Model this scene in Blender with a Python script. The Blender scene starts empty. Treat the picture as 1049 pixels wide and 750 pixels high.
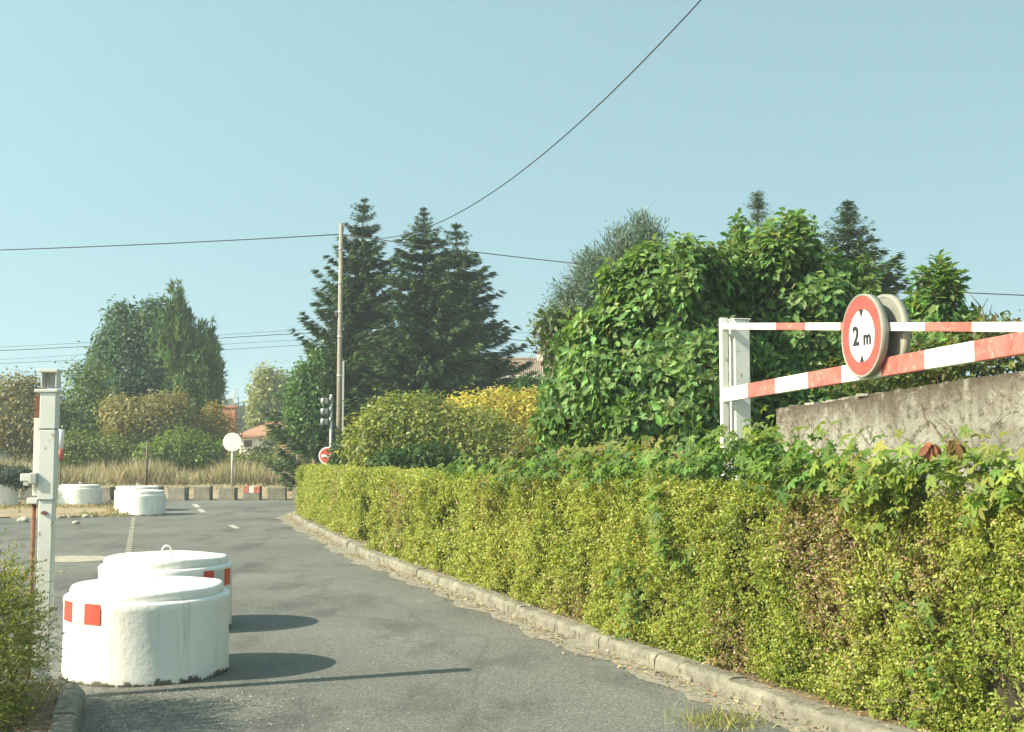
import bpy, bmesh, math, random
import numpy as np
from mathutils import Vector, Matrix

rng = np.random.default_rng(7)
random.seed(7)
PI = math.pi
S = bpy.context.scene
COL = S.collection

# ------------------------------------------------------------------ camera
IW, IH, F, HOR, CAMH = 1049.0, 750.0, 1250.0, 463.0, 1.6
PITCH = math.atan((HOR - IH / 2) / F)
CAM = np.array([0.0, 0.0, CAMH])
_f = np.array([0, math.cos(PITCH), math.sin(PITCH)])
_u = np.array([0, -math.sin(PITCH), math.cos(PITCH)])
_r = np.array([1.0, 0, 0])

def ray(u, v):
    return _f + _r * ((u - IW / 2) / F) + _u * ((IH / 2 - v) / F)

def at(u, v, Y):
    d = ray(u, v)
    return CAM + d * (Y / d[1])

def gnd(u, v, z=0.0):
    d = ray(u, v)
    return CAM + d * ((z - CAMH) / d[2])

cd = bpy.data.cameras.new('camera')
cam = bpy.data.objects.new('camera', cd)
COL.objects.link(cam)
cam.location = CAM
cam.rotation_euler = (PI / 2 + PITCH, 0, 0)
cd.sensor_width = 36.0
cd.lens = F / IW * 36.0
cd.clip_end = 3000
S.camera = cam

# ------------------------------------------------------------------ light
SUN_H = np.array([-0.93, -0.37]); SUN_H /= np.linalg.norm(SUN_H)
ELEV = math.radians(36.5)
to_sun = Vector((SUN_H[0] * math.cos(ELEV), SUN_H[1] * math.cos(ELEV), math.sin(ELEV)))
sd = bpy.data.lights.new('sun', 'SUN')
sun = bpy.data.objects.new('sun', sd)
COL.objects.link(sun)
sun.rotation_euler = (-to_sun).to_track_quat('-Z', 'Y').to_euler()
sun.location = (-20, -10, 30)
sd.energy = 4.1
sd.angle = math.radians(0.53)
sd.color = (1.0, 0.90, 0.70)

world = bpy.data.worlds.new('World')
S.world = world
world.use_nodes = True
wt = world.node_tree
wt.nodes.clear()
wo = wt.nodes.new('ShaderNodeOutputWorld')
wb = wt.nodes.new('ShaderNodeBackground')
sky = wt.nodes.new('ShaderNodeTexSky')
sky.sky_type = 'NISHITA'
sky.sun_disc = False
sky.sun_elevation = ELEV
sky.sun_rotation = math.atan2(to_sun.x, to_sun.y)
sky.altitude = 0
sky.air_density = 1.0
sky.dust_density = 1.2
sky.ozone_density = 1.0
tcw = wt.nodes.new('ShaderNodeTexCoord')          # look a little higher into the sky than the eye: an even summer haze
va = wt.nodes.new('ShaderNodeVectorMath'); va.operation = 'ADD'; va.inputs[1].default_value = (0, 0, 0.62)
vn = wt.nodes.new('ShaderNodeVectorMath'); vn.operation = 'NORMALIZE'
wt.links.new(tcw.outputs['Generated'], va.inputs[0]); wt.links.new(va.outputs[0], vn.inputs[0]); wt.links.new(vn.outputs[0], sky.inputs[0])
tint = wt.nodes.new('ShaderNodeMix'); tint.data_type = 'RGBA'; tint.blend_type = 'MULTIPLY'
tint.inputs[0].default_value = 1.0
tint.inputs[7].default_value = (1.42, 1.47, 0.96, 1)
wt.links.new(sky.outputs[0], tint.inputs[6])
wt.links.new(tint.outputs[2], wb.inputs[0])
wb.inputs[1].default_value = 0.126
wt.links.new(wb.outputs[0], wo.inputs[0])

vs = S.view_settings
vs.view_transform = 'Standard'; vs.look = 'None'; vs.exposure = 1.3; vs.gamma = 1.0
vs.use_curve_mapping = False
S.render.engine = 'CYCLES'
S.cycles.max_bounces = 6
S.cycles.diffuse_bounces = 3
S.cycles.transparent_max_bounces = 6
S.cycles.use_denoising = True

# ------------------------------------------------------------------ helpers: objects
def tag(o, label, cat, group=None):
    o['label'] = label; o['category'] = cat
    if group: o['group'] = group
    return o

def thing(name, label, cat, loc=(0, 0, 0), rotz=0.0, group=None):
    o = bpy.data.objects.new(name, None)
    COL.objects.link(o)
    o.location = [float(c) for c in loc]
    o.rotation_euler = (0, 0, rotz)
    o.empty_display_size = 0.1
    return tag(o, label, cat, group)

def link_mesh(name, me, parent=None, loc=(0, 0, 0)):
    o = bpy.data.objects.new(name, me)
    COL.objects.link(o)
    o.location = [float(c) for c in loc]
    if parent is not None: o.parent = parent
    return o

def dup_tree(o, parent=None):
    c = o.copy(); COL.objects.link(c)
    if parent is not None: c.parent = parent
    for ch in list(o.children): dup_tree(ch, c)
    return c

class MB:
    """collects shapes; build() links one mesh object."""
    def __init__(s): s.bm = bmesh.new()
    def box(s, c, size, rotz=0.0, bevel=0.0, mi=0, M=None):
        t = bmesh.new()
        bmesh.ops.create_cube(t, size=1.0)
        bmesh.ops.scale(t, vec=size, verts=t.verts)
        if bevel > 0:
            bmesh.ops.bevel(t, geom=list(t.edges), offset=bevel, segments=2, affect='EDGES', profile=0.6)
        mat = Matrix.Translation([float(q) for q in c]) @ (M if M is not None else Matrix.Rotation(rotz, 4, 'Z'))
        bmesh.ops.transform(t, matrix=mat, verts=t.verts)
        for f in t.faces: f.material_index = mi
        s._add(t); return s
    def _add(s, t):
        me = bpy.data.meshes.new('tmp'); t.to_mesh(me); t.free()
        s.bm.from_mesh(me); bpy.data.meshes.remove(me)
    def lathe(s, prof, n=48, c=(0, 0, 0), M=None, mi=0, smooth=True, cap=True):
        bm = s.bm; rings = []
        for (r, z) in prof:
            ring = []
            for i in range(n):
                a = 2 * PI * i / n
                p = Vector((r * math.cos(a), r * math.sin(a), z))
                if M is not None: p = M @ p
                ring.append(bm.verts.new(p + Vector([float(q) for q in c])))
            rings.append(ring)
        for k in range(len(rings) - 1):
            for i in range(n):
                f = bm.faces.new((rings[k][i], rings[k][(i + 1) % n], rings[k + 1][(i + 1) % n], rings[k + 1][i]))
                f.smooth = smooth; f.material_index = mi
        if cap:
            if prof[0][0] > 1e-4:
                f = bm.faces.new(rings[0][::-1]); f.material_index = mi
            if prof[-1][0] > 1e-4:
                f = bm.faces.new(rings[-1]); f.material_index = mi
        return s
    def tube(s, pts, radii, n=8, mi=0):
        pts = [Vector([float(q) for q in p]) for p in pts]
        if not hasattr(radii, '__len__'): radii = [radii] * len(pts)
        bm = s.bm; rings = []
        for i, p in enumerate(pts):
            d = (pts[min(i + 1, len(pts) - 1)] - pts[max(i - 1, 0)]).normalized()
            ref = Vector((0, 0, 1)) if abs(d.z) < 0.9 else Vector((1, 0, 0))
            a = d.cross(ref).normalized(); b = d.cross(a)
            rings.append([bm.verts.new(p + (a * math.cos(2 * PI * k / n) + b * math.sin(2 * PI * k / n)) * radii[i]) for k in range(n)])
        for q in range(len(rings) - 1):
            for k in range(n):
                f = bm.faces.new((rings[q][k], rings[q][(k + 1) % n], rings[q + 1][(k + 1) % n], rings[q + 1][k]))
                f.smooth = True; f.material_index = mi
        f = bm.faces.new(rings[0][::-1]); f.material_index = mi
        f = bm.faces.new(rings[-1]); f.material_index = mi
        return s
    def poly(s, pts, mi=0):
        f = s.bm.faces.new([s.bm.verts.new([float(q) for q in p]) for p in pts]); f.material_index = mi
        return s
    def prism(s, outline, z0, z1, mi=0):
        n = len(outline)
        lo = [s.bm.verts.new((float(p[0]), float(p[1]), z0)) for p in outline]
        hi = [s.bm.verts.new((float(p[0]), float(p[1]), z1)) for p in outline]
        fs = [s.bm.faces.new(hi), s.bm.faces.new(lo[::-1])]
        for i in range(n):
            fs.append(s.bm.faces.new((lo[i], lo[(i + 1) % n], hi[(i + 1) % n], hi[i])))
        for f in fs: f.material_index = mi
        return s
    def build(s, name, mats, parent=None, base=None, label=None, recalc=True):
        if recalc: bmesh.ops.recalc_face_normals(s.bm, faces=s.bm.faces)
        if base is not None:
            bmesh.ops.translate(s.bm, vec=[-float(q) for q in base], verts=s.bm.verts)
        me = bpy.data.meshes.new(name); s.bm.to_mesh(me); s.bm.free()
        for m in (mats if isinstance(mats, (list, tuple)) else [mats]): me.materials.append(m)
        o = link_mesh(name, me, parent, base if (base is not None and parent is None) else (0, 0, 0))
        if label: o['label'] = label
        return o

# ------------------------------------------------------------------ helpers: materials
def new_mat(name):
    m = bpy.data.materials.new(name); m.use_nodes = True
    nt = m.node_tree; b = nt.nodes['Principled BSDF']
    return m, nt, b

def N(nt, t, **kw):
    n = nt.nodes.new(t)
    for k, v in kw.items():
        if k.startswith('i_'):
            key = k[2:]
            n.inputs[int(key) if key.isdigit() else key].default_value = v
        else: setattr(n, k, v)
    return n

def L(nt, a, b): nt.links.new(a, b)

def ramp(nt, src, stops, interp='LINEAR'):
    r = nt.nodes.new('ShaderNodeValToRGB'); r.color_ramp.interpolation = interp
    e = r.color_ramp.elements
    while len(e) > 1: e.remove(e[-1])
    for i, (p, c) in enumerate(stops):
        q = e[0] if i == 0 else e.new(p)
        q.position = p
        q.color = (c, c, c, 1) if not hasattr(c, '__len__') else (*c, 1)
    L(nt, src, r.inputs[0]); return r

def noise(nt, vec, scale, detail=4, rough=0.6, w=None):
    n = N(nt, 'ShaderNodeTexNoise', i_Scale=scale, i_Detail=detail, i_Roughness=rough)
    if vec is not None: L(nt, vec, n.inputs['Vector'])
    return n

def mixc(nt, fac, a, b, mode='MIX'):
    m = N(nt, 'ShaderNodeMix', data_type='RGBA', blend_type=mode)
    if hasattr(fac, 'is_linked') or hasattr(fac, 'links'): L(nt, fac, m.inputs[0])
    else: m.inputs[0].default_value = fac
    for q, idx in ((a, 6), (b, 7)):
        if hasattr(q, 'links'): L(nt, q, m.inputs[idx])
        else: m.inputs[idx].default_value = (*q, 1)
    return m.outputs[2]

def bump(nt, b, h, strength=0.3, dist=0.01):
    n = N(nt, 'ShaderNodeBump', i_Strength=strength, i_Distance=dist)
    L(nt, h, n.inputs['Height']); L(nt, n.outputs[0], b.inputs['Normal'])

def coords(nt, scale=(1, 1, 1), kind='Object'):
    tc = N(nt, 'ShaderNodeTexCoord')
    mp = N(nt, 'ShaderNodeMapping'); mp.inputs['Scale'].default_value = scale
    L(nt, tc.outputs[kind], mp.inputs[0]); return mp.outputs[0]

def rough_mat(name, c1, c2, scale=6.0, rough=0.8, spots=None, spot_scale=20.0, spot_lo=0.62, spot_hi=0.7, bstr=0.25, bdist=0.006,
              stretch=(1, 1, 1), metallic=0.0, bscale=None):
    m, nt, b = new_mat(name)
    v = coords(nt, stretch)
    n = noise(nt, v, scale, 5)
    c = ramp(nt, n.outputs[0], [(0.3, c1), (0.7, c2)]).outputs[0]
    if spots is not None:
        n2 = noise(nt, v, spot_scale, 5, 0.7)
        f = ramp(nt, n2.outputs[0], [(spot_lo, 0.0), (spot_hi, 1.0)]).outputs[0]
        c = mixc(nt, f, c, spots)
    L(nt, c, b.inputs['Base Color'])
    b.inputs['Roughness'].default_value = rough
    b.inputs['Metallic'].default_value = metallic
    n3 = noise(nt, v, bscale or scale * 8, 4)
    bump(nt, b, n3.outputs[0], bstr, bdist)
    return m

def leaf_mat(name, transl=0.3, rough=0.45, spec=0.35, tcol=(1.25, 1.15, 0.5)):
    m, nt, b = new_mat(name)
    a = N(nt, 'ShaderNodeAttribute', attribute_name='col')
    L(nt, a.outputs['Color'], b.inputs['Base Color'])
    b.inputs['Roughness'].default_value = rough
    b.inputs['Specular IOR Level'].default_value = spec
    t = N(nt, 'ShaderNodeBsdfTranslucent')
    L(nt, mixc(nt, 1.0, a.outputs['Color'], tcol, 'MULTIPLY'), t.inputs[0])
    mx = N(nt, 'ShaderNodeMixShader'); mx.inputs[0].default_value = transl
    out = nt.nodes['Material Output']
    L(nt, b.outputs[0], mx.inputs[1]); L(nt, t.outputs[0], mx.inputs[2]); L(nt, mx.outputs[0], out.inputs[0])
    return m

M_LEAF = leaf_mat('small_leaf', 0.42)
M_GLOSS = leaf_mat('large_leaf', 0.42, 0.5, 0.3)
M_NEEDLE = leaf_mat('needles', 0.18, 0.6, 0.2)
M_DRY = leaf_mat('dry_leaf', 0.25, 0.8, 0.1, (1, 1, 0.9))
M_BARK = rough_mat('bark', (0.07, 0.05, 0.035), (0.16, 0.125, 0.09), 14, 0.9, stretch=(1, 1, 0.25), bstr=0.6, bdist=0.02)
M_TWIG = rough_mat('twig', (0.10, 0.07, 0.045), (0.2, 0.15, 0.10), 20, 0.9)

# ------------------------------------------------------------------ helpers: foliage (numpy)
def hash3(i, j, k, seed):
    h = np.sin(i * 127.1 + j * 311.7 + k * 74.7 + seed * 53.3) * 43758.5453
    return h - np.floor(h)

def vnoise(P, scale, seed=0):
    Q = np.asarray(P, float) * scale
    I = np.floor(Q); f = Q - I; f = f * f * (3 - 2 * f)
    out = 0
    for a in (0, 1):
        for b in (0, 1):
            for c in (0, 1):
                w = (f[:, 0] if a else 1 - f[:, 0]) * (f[:, 1] if b else 1 - f[:, 1]) * (f[:, 2] if c else 1 - f[:, 2])
                out = out + w * hash3(I[:, 0] + a, I[:, 1] + b, I[:, 2] + c, seed)
    return out

def fbm(P, scale, seed=0):
    return (vnoise(P, scale, seed) + 0.5 * vnoise(P, scale * 2.1, seed + 1) + 0.25 * vnoise(P, scale * 4.3, seed + 2)) / 1.75

def unit(V): return V / (np.linalg.norm(V, axis=1, keepdims=True) + 1e-9)

def rdir(n): return unit(rng.normal(size=(n, 3)))

DIAMOND = (np.array([[0, 0, 0], [.45, .25, .06], [1, 0, -.1], [.45, -.25, .06]]), [(0, 1, 2, 3)])
OVAL = (np.array([[0, 0, 0], [.22, .2, .05], [.62, .24, .04], [1, 0, -.14], [.62, -.24, .04], [.22, -.2, .05], [.5, 0, -.01]]),
        [(0, 6, 2, 1), (6, 3, 2), (0, 5, 4, 6), (6, 4, 3)])
_fh = [(0, 0), (.02, .10), (.16, .22), (.34, .20), (.50, .30), (.66, .27), (.72, .14), (.86, .10), (1.0, 0.0)]
def _fig():
    v = [[a, s, 0.14 * s - 0.30 * a * a] for a, s in _fh] + [[a, -s, 0.14 * s - 0.30 * a * a] for a, s in _fh[1:-1]]
    r = list(range(len(_fh))); l = [0] + list(range(len(_fh), len(v))) + [len(_fh) - 1]
    mid = len(v); v.append([.45, 0, -.06])
    return np.array(v, float), [tuple([mid] + r[::-1][0:]) if False else tuple(r[::-1]), tuple(l)]
FIG = _fig()
def _creeper():
    V = []; Fc = []
    for k, (ang, ln) in enumerate([(-1.75, .55), (-.85, .8), (0, 1.0), (.85, .8), (1.75, .55)]):
        b = len(V); c, s = math.cos(ang), math.sin(ang)
        for (x, y, z) in [(0.03, 0, 0), (.35, .19, .05), (.75, .16, -.03), (1, 0, -.2), (.75, -.16, -.03), (.35, -.19, .05)]:
            x *= ln; y *= ln; z *= ln
            V.append([x * c - y * s, x * s + y * c, z])
        Fc.append((b, b + 3, b + 2, b + 1)); Fc.append((b, b + 5, b + 4, b + 3))
    return np.array(V), Fc
CREEPER = _creeper()
NEEDLE = (np.array([[0, 0, 0], [.4, .14, 0], [1, 0, 0], [.4, -.14, 0]]), [(0, 1, 2, 3)])
SPRAY = (np.array([[0, .03, 0], [.15, .16, -.02], [.5, .11, -.03], [1, 0, -.04], [.5, -.11, -.03], [.15, -.16, -.02], [0, -.03, 0]]), [(0, 6, 5, 1), (1, 5, 4, 2), (2, 4, 3)])

def leaves(name, P, A, Nn, size, colr, tmpl=DIAMOND, mat=None, parent=None, base=(0, 0, 0), widths=None):
    """one mesh of leaves: position P, axis A, normal Nn (made orthogonal), size and colour per leaf."""
    P = np.asarray(P, float) - np.asarray(base, float)[None, :]
    n = len(P)
    A = unit(np.asarray(A, float)); Sd = unit(np.cross(Nn, A)); Nn = np.cross(A, Sd)
    T, Fc = tmpl; k = len(T)
    size = np.broadcast_to(np.asarray(size, float), (n,))
    w = size if widths is None else np.broadcast_to(np.asarray(widths, float), (n,)) * size
    V = (P[:, None, :] + T[None, :, 0:1] * (A * size[:, None])[:, None, :] + T[None, :, 1:2] * (Sd * w[:, None])[:, None, :]
         + T[None, :, 2:3] * (Nn * size[:, None])[:, None, :]).reshape(-1, 3)
    lens = np.array([len(f) for f in Fc]); flat = np.concatenate([np.array(f) for f in Fc])
    loops = (np.arange(n)[:, None] * k + flat[None, :]).ravel()
    tot = np.tile(lens, n); start = np.concatenate([[0], np.cumsum(tot)[:-1]])
    me = bpy.data.meshes.new(name)
    me.vertices.add(len(V)); me.loops.add(len(loops)); me.polygons.add(len(tot))
    me.vertices.foreach_set('co', V.ravel())
    me.loops.foreach_set('vertex_index', loops.astype(np.int32))
    me.polygons.foreach_set('loop_start', start.astype(np.int32))
    me.polygons.foreach_set('loop_total', tot.astype(np.int32))
    me.update(calc_edges=True)
    ca = me.attributes.new('col', 'FLOAT_COLOR', 'POINT')
    C = np.ones((n, 4)); C[:, :3] = np.clip(colr, 0.002, 0.9)
    ca.data.foreach_set('color', np.repeat(C, k, axis=0).astype(np.float32).ravel())
    me.materials.append(mat or M_LEAF)
    return link_mesh(name, me, parent, base if parent is None else (0, 0, 0))

def palette(n, cols, t=None, jit=0.18):
    """per-leaf colour: position t (0..1) along the list of colours plus per-leaf variation."""
    cols = np.asarray(cols, float)
    t = rng.random(n) if t is None else np.clip(t, 0, 0.9999)
    x = t * (len(cols) - 1); i = x.astype(int); f = (x - i)[:, None]
    c = cols[i] * (1 - f) + cols[np.minimum(i + 1, len(cols) - 1)] * f
    return c * (1 + jit * rng.normal(size=(n, 1))) * (1 + 0.5 * jit * rng.normal(size=(n, 3)))

def crown(lobes, nclus, per, cr, seed=0, shell=0.16, lump=0.35, up=0.5, out=0.6, inner=0.12):
    """leaf positions, outward normals and a clump value for a crown of ellipsoid lobes [(centre, radii)]."""
    C = np.array([l[0] for l in lobes], float); R = np.array([l[1] for l in lobes], float)
    ar = (R[:, 0] * R[:, 2] + R[:, 1] * R[:, 2] + R[:, 0] * R[:, 1]); ar = ar / ar.sum()
    m = int(nclus * 1.7)
    idx = rng.choice(len(lobes), m, p=ar)
    D = rdir(m)
    rad = 1 - np.abs(rng.normal(0, shell, m))
    deep = rng.random(m) < inner
    rad[deep] *= rng.random(deep.sum()) * 0.6 + 0.3
    P0 = C[idx] + D * R[idx]
    lum = fbm(P0, 1.6 / max(0.25, float(R.mean())), seed)
    rad = rad * (1 + lump * (lum - 0.5) * 2)
    P = C[idx] + D * R[idx] * rad[:, None]
    keep = np.ones(m, bool)
    for j in range(len(lobes)):
        q = np.linalg.norm((P - C[j]) / R[j], axis=1)
        keep &= ~((q < 0.7) & (idx != j) & (rng.random(m) < 0.9))
    keep &= (lum > 0.27) | (rng.random(m) < 0.35)
    P = P[keep][:nclus]; D = D[keep][:nclus]
    nc = len(P)
    PP = np.repeat(P, per, 0) + rng.normal(size=(nc * per, 3)) * cr * np.array([1, 1, 0.8])
    NN = unit(np.repeat(D, per, 0) * out + np.array([0, 0, up]) + rng.normal(size=(nc * per, 3)) * 0.45)
    cv = np.repeat(rng.random(nc), per)
    return PP, NN, cv

def tangent_axis(NN, OUT, droop=0.3, j=0.6):
    n = len(NN)
    A = OUT * 0.7 + rng.normal(size=(n, 3)) * j + np.array([0, 0, -droop])
    return unit(A - NN * np.sum(A * NN, 1, keepdims=True))

def limbs(name, base, lobes, r0, fork=0.35, parent=None, mat=None, n=7):
    """trunk plus a limb into every lobe, world coordinates."""
    mb = MB(); b = Vector([float(q) for q in base])
    cen = Vector([float(q) for q in np.mean([l[0] for l in lobes], axis=0)])
    top = b.lerp(cen, fork); top.x = b.x * 0.6 + top.x * 0.4; top.y = b.y * 0.6 + top.y * 0.4
    mb.tube([b - Vector((0, 0, .1)), b.lerp(top, .5) + Vector((r0 * .4, 0, 0)), top], [r0 * 1.2, r0, r0 * .8], n)
    for c, R in lobes:
        c = Vector([float(q) for q in c])
        mid = top.lerp(c, .5) + Vector((random.uniform(-.1, .1), random.uniform(-.1, .1), .12)) * R[2]
        mb.tube([top, mid, c + Vector((0, 0, R[2] * .5))], [r0 * .6, r0 * .38, r0 * .12], 6)
        for _ in range(4):
            d = Vector([float(q) for q in rdir(1)[0]]); d.z = abs(d.z) * .7
            e = Vector([d.x * R[0], d.y * R[1], d.z * R[2]]) * .8
            mb.tube([mid.lerp(c, random.random()), c + e * .5, c + e], [r0 * .25, r0 * .15, r0 * .05], 5)
    return mb.build(name, mat or M_BARK, parent, base=base)

def broadleaf(name, label, cat, base, lobes, nclus, per, cr, size, cols, tmpl=DIAMOND, mat=None, r0=0.08, seed=1, group=None, droop=0.3,
              shell=0.16, lump=0.35, width=None, up=0.5, trunkname='trunk', crownname='crown', inner=0.12, rosette=False):
    t = thing(name, label, cat, base, 0, group)
    PP, NN, cv = crown(lobes, nclus, 1 if rosette else per, .01 if rosette else cr, seed, shell, lump, up, inner=inner)
    cen = np.mean([l[0] for l in lobes], axis=0)
    OUT = unit(PP - cen)
    if rosette:                                   # leaves spread round the tip of each shoot
        ax = unit(OUT * .8 + np.array([0, 0, .75]) + rng.normal(size=PP.shape) * .35); m = len(PP)
        ref = unit(np.cross(ax, rng.normal(size=ax.shape))); r2 = np.cross(ax, ref)
        ang = (np.arange(per) * 2.4)[None, :] + rng.uniform(0, 6.28, (m, 1)) + rng.normal(0, .3, (m, per))
        lift = np.linspace(-.45, .75, per)[None, :] + rng.normal(0, .2, (m, per))
        rad_ = ref[:, None, :] * np.cos(ang)[..., None] + r2[:, None, :] * np.sin(ang)[..., None]
        A = (rad_ + ax[:, None, :] * lift[..., None] - np.array([0, 0, droop]))
        back = np.linspace(.16, 0, per)[None, :, None] * cr / .1
        NN = (ax[:, None, :] + rad_ * (-.5 * lift[..., None]) + rng.normal(size=A.shape) * .22).reshape(-1, 3)
        PP = (PP[:, None, :] - ax[:, None, :] * back + rad_ * .025).reshape(-1, 3)
        A = unit(A.reshape(-1, 3)); NN = unit(NN); cv = np.repeat(cv, per)
    else:
        A = tangent_axis(NN, OUT, droop)
    n = len(PP)
    sz = size * rng.uniform(0.65, 1.25, n)
    tt = np.clip(0.55 * cv + 0.45 * rng.random(n), 0, 1)
    leaves(crownname, PP, A, NN, sz, palette(n, cols, tt), tmpl, mat or M_LEAF, t, base, width)
    limbs(trunkname, base, lobes, r0, parent=t)
    return t

# ================================================================== SETTING
def structure(name, o): o['kind'] = 'structure'; o.name = name; return o

# asphalt ------------------------------------------------------------
def asphalt():
    m, nt, b = new_mat('asphalt')
    v = coords(nt)
    big = noise(nt, v, 0.35, 4, 0.55)
    c = ramp(nt, big.outputs[0], [(0.3, (0.110, 0.114, 0.102)), (0.55, (0.142, 0.146, 0.130)), (0.75, (0.178, 0.181, 0.162))]).outputs[0]
    vs2 = coords(nt, (1.3, 0.55, 1))
    st = noise(nt, vs2, 0.9, 5, 0.65)
    f = ramp(nt, st.outputs[0], [(0.49, 0.0), (0.66, 0.85)]).outputs[0]
    c = mixc(nt, f, c, (0.070, 0.071, 0.068))
    pa = noise(nt, v, 2.3, 6, 0.7)
    f2 = ramp(nt, pa.outputs[0], [(0.62, 0.0), (0.75, 0.55)]).outputs[0]
    c = mixc(nt, f2, c, (0.29, 0.27, 0.23))
    sp = N(nt, 'ShaderNodeTexVoronoi', i_Scale=95.0); L(nt, v, sp.inputs['Vector'])
    wv = N(nt, 'ShaderNodeTexWhiteNoise'); L(nt, sp.outputs['Position'], wv.inputs['Vector'])
    g = ramp(nt, wv.outputs['Value'], [(0.0, 0.68), (0.6, 0.97), (0.9, 1.1), (0.975, 1.7)]).outputs[0]
    c = mixc(nt, 1.0, c, g, 'MULTIPLY')
    fine = noise(nt, v, 40, 4, 0.7)
    g2 = ramp(nt, fine.outputs[0], [(0.3, 0.72), (0.7, 1.28)]).outputs[0]
    c = mixc(nt, 1.0, c, g2, 'MULTIPLY')
    # hairline cracks
    dv = noise(nt, v, 1.3, 4)
    ad = mixc(nt, 0.25, v, dv.outputs[1], 'ADD')
    cr = N(nt, 'ShaderNodeTexVoronoi', feature='DISTANCE_TO_EDGE', i_Scale=0.28); L(nt, ad, cr.inputs['Vector'])
    fc = ramp(nt, cr.outputs['Distance'], [(0.0, 0.42), (0.005, 0.0)]).outputs[0]
    c = mixc(nt, fc, c, (0.06, 0.06, 0.055))
    L(nt, c, b.inputs['Base Color'])
    b.inputs['Roughness'].default_value = 0.82
    b.inputs['Specular IOR Level'].default_value = 0.35
    hh = mixc(nt, 0.5, sp.outputs['Distance'], fine.outputs[0])
    bump(nt, b, hh, 0.55, 0.006)
    return m
M_ASPH = asphalt()
M_SOIL = rough_mat('dry_soil', (0.20, 0.155, 0.095), (0.36, 0.29, 0.18), 3.0, 0.95, spots=(0.12, 0.12, 0.05), spot_scale=5, spot_lo=.55, spot_hi=.66, bstr=.6, bdist=.03, bscale=25)
M_LAND = rough_mat('land', (0.16, 0.15, 0.07), (0.30, 0.25, 0.13), 0.6, 0.95, spots=(0.08, 0.11, 0.03), spot_scale=1.3, spot_lo=.5, spot_hi=.6, bstr=.5, bdist=.05, bscale=12)

def sheet(name, pts, z, mat):
    mb = MB(); mb.poly([(p[0], p[1], z) for p in pts])
    return structure(name, mb.build(name, mat, recalc=False))

sheet('ground', [(-900, -300), (900, -300), (900, 1500), (-900, 1500)], -0.02, M_LAND)
sheet('road', [(-60, -15), (6.5, -15), (3.2, 3), (1.3, 8.7), (-5.5, 31.6), (-5.0, 36), (4, 39.5), (30, 42.0), (30, 43.2), (-60, 43.2)], 0.0, M_ASPH)

# grassy bank beyond the road
def bank():
    mb = MB(); bm = mb.bm
    xs = np.arange(-70, 41, 1.2); ys = [42.2, 42.7, 43.5, 45, 47, 49, 52, 56, 62, 72, 90]
    g = []
    for i, y in enumerate(ys):
        row = []
        for x in xs:
            z = 0.26 * min(1, max(0, (y - 42.2) / 1.4)) + 0.012 * max(0, y - 44)
            if i == 0: z = -0.03
            else: z += 0.05 * math.sin(x * 1.7 + y) * math.sin(x * 0.6 - y * 1.3)
            row.append(bm.verts.new((x, y, z)))
        g.append(row)
    for i in range(len(ys) - 1):
        for k in range(len(xs) - 1):
            f = bm.faces.new((g[i][k], g[i][k + 1], g[i + 1][k + 1], g[i + 1][k])); f.smooth = True
    return structure('bank', mb.build('bank', M_SOIL))
bank()

# dry verge island at the left, with an irregular outline
def island():
    out = []
    near = [gnd(u, v) for u, v in [(-220, 531), (-60, 532), (0, 531), (60, 531), (100, 529), (128, 528), (138, 523), (126, 517)]]
    far = [gnd(u, v) for u, v in [(100, 516), (50, 514.5), (-10, 514), (-220, 514)]]
    pts = near + far
    dense = []
    for i in range(len(pts)):
        a, b = pts[i], pts[(i + 1) % len(pts)]
        for k in range(6):
            p = a + (b - a) * k / 6
            dense.append((p[0] + random.uniform(-.06, .06), p[1] + random.uniform(-.15, .15)))
    mb = MB(); mb.prism(dense, -0.01, 0.035)
    return structure('verge', mb.build('verge', M_SOIL))
island()

# right-hand kerb path (road side edge), from near to far
KP = [(3.55, 2.6), (2.85, 4.5), (2.38, 5.9)] + [tuple(gnd(u, v)[:2]) for u, v in
     [(820, 741), (722, 703), (650, 680), (529, 632), (433, 594), (376, 573), (338, 552), (312, 539), (298, 530)]]
KP += [(KP[-1][0] - 0.1, KP[-1][1] + 2.2), (KP[-1][0] + 0.25, KP[-1][1] + 4.6), (KP[-1][0] + 1.2, KP[-1][1] + 6.2)]
KP = np.array(KP)
def smooth_path(P, n):
    P = np.asarray(P, float)
    d = np.concatenate([[0], np.cumsum(np.linalg.norm(np.diff(P, axis=0), axis=1))])
    t = np.linspace(0, d[-1], n)
    Q = np.stack([np.interp(t, d, P[:, k]) for k in range(P.shape[1])], 1)
    for _ in range(14):
        Q[1:-1] = 0.25 * Q[:-2] + 0.5 * Q[1:-1] + 0.25 * Q[2:]
    return Q
KS = smooth_path(KP, 240)
def normals2(P):
    d = np.gradient(P, axis=0); d = d / np.linalg.norm(d, axis=1, keepdims=True)
    return np.stack([d[:, 1], -d[:, 0]], 1)        # to the right of travel (away from the road)
KN = normals2(KS)


M_KERB = rough_mat('kerb_concrete', (0.13, 0.125, 0.10), (0.26, 0.245, 0.195), 3.0, 0.92, spots=(0.085, 0.08, 0.055), spot_scale=9, spot_lo=.5, spot_hi=.66, bstr=.9, bdist=.01, bscale=55)

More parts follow.
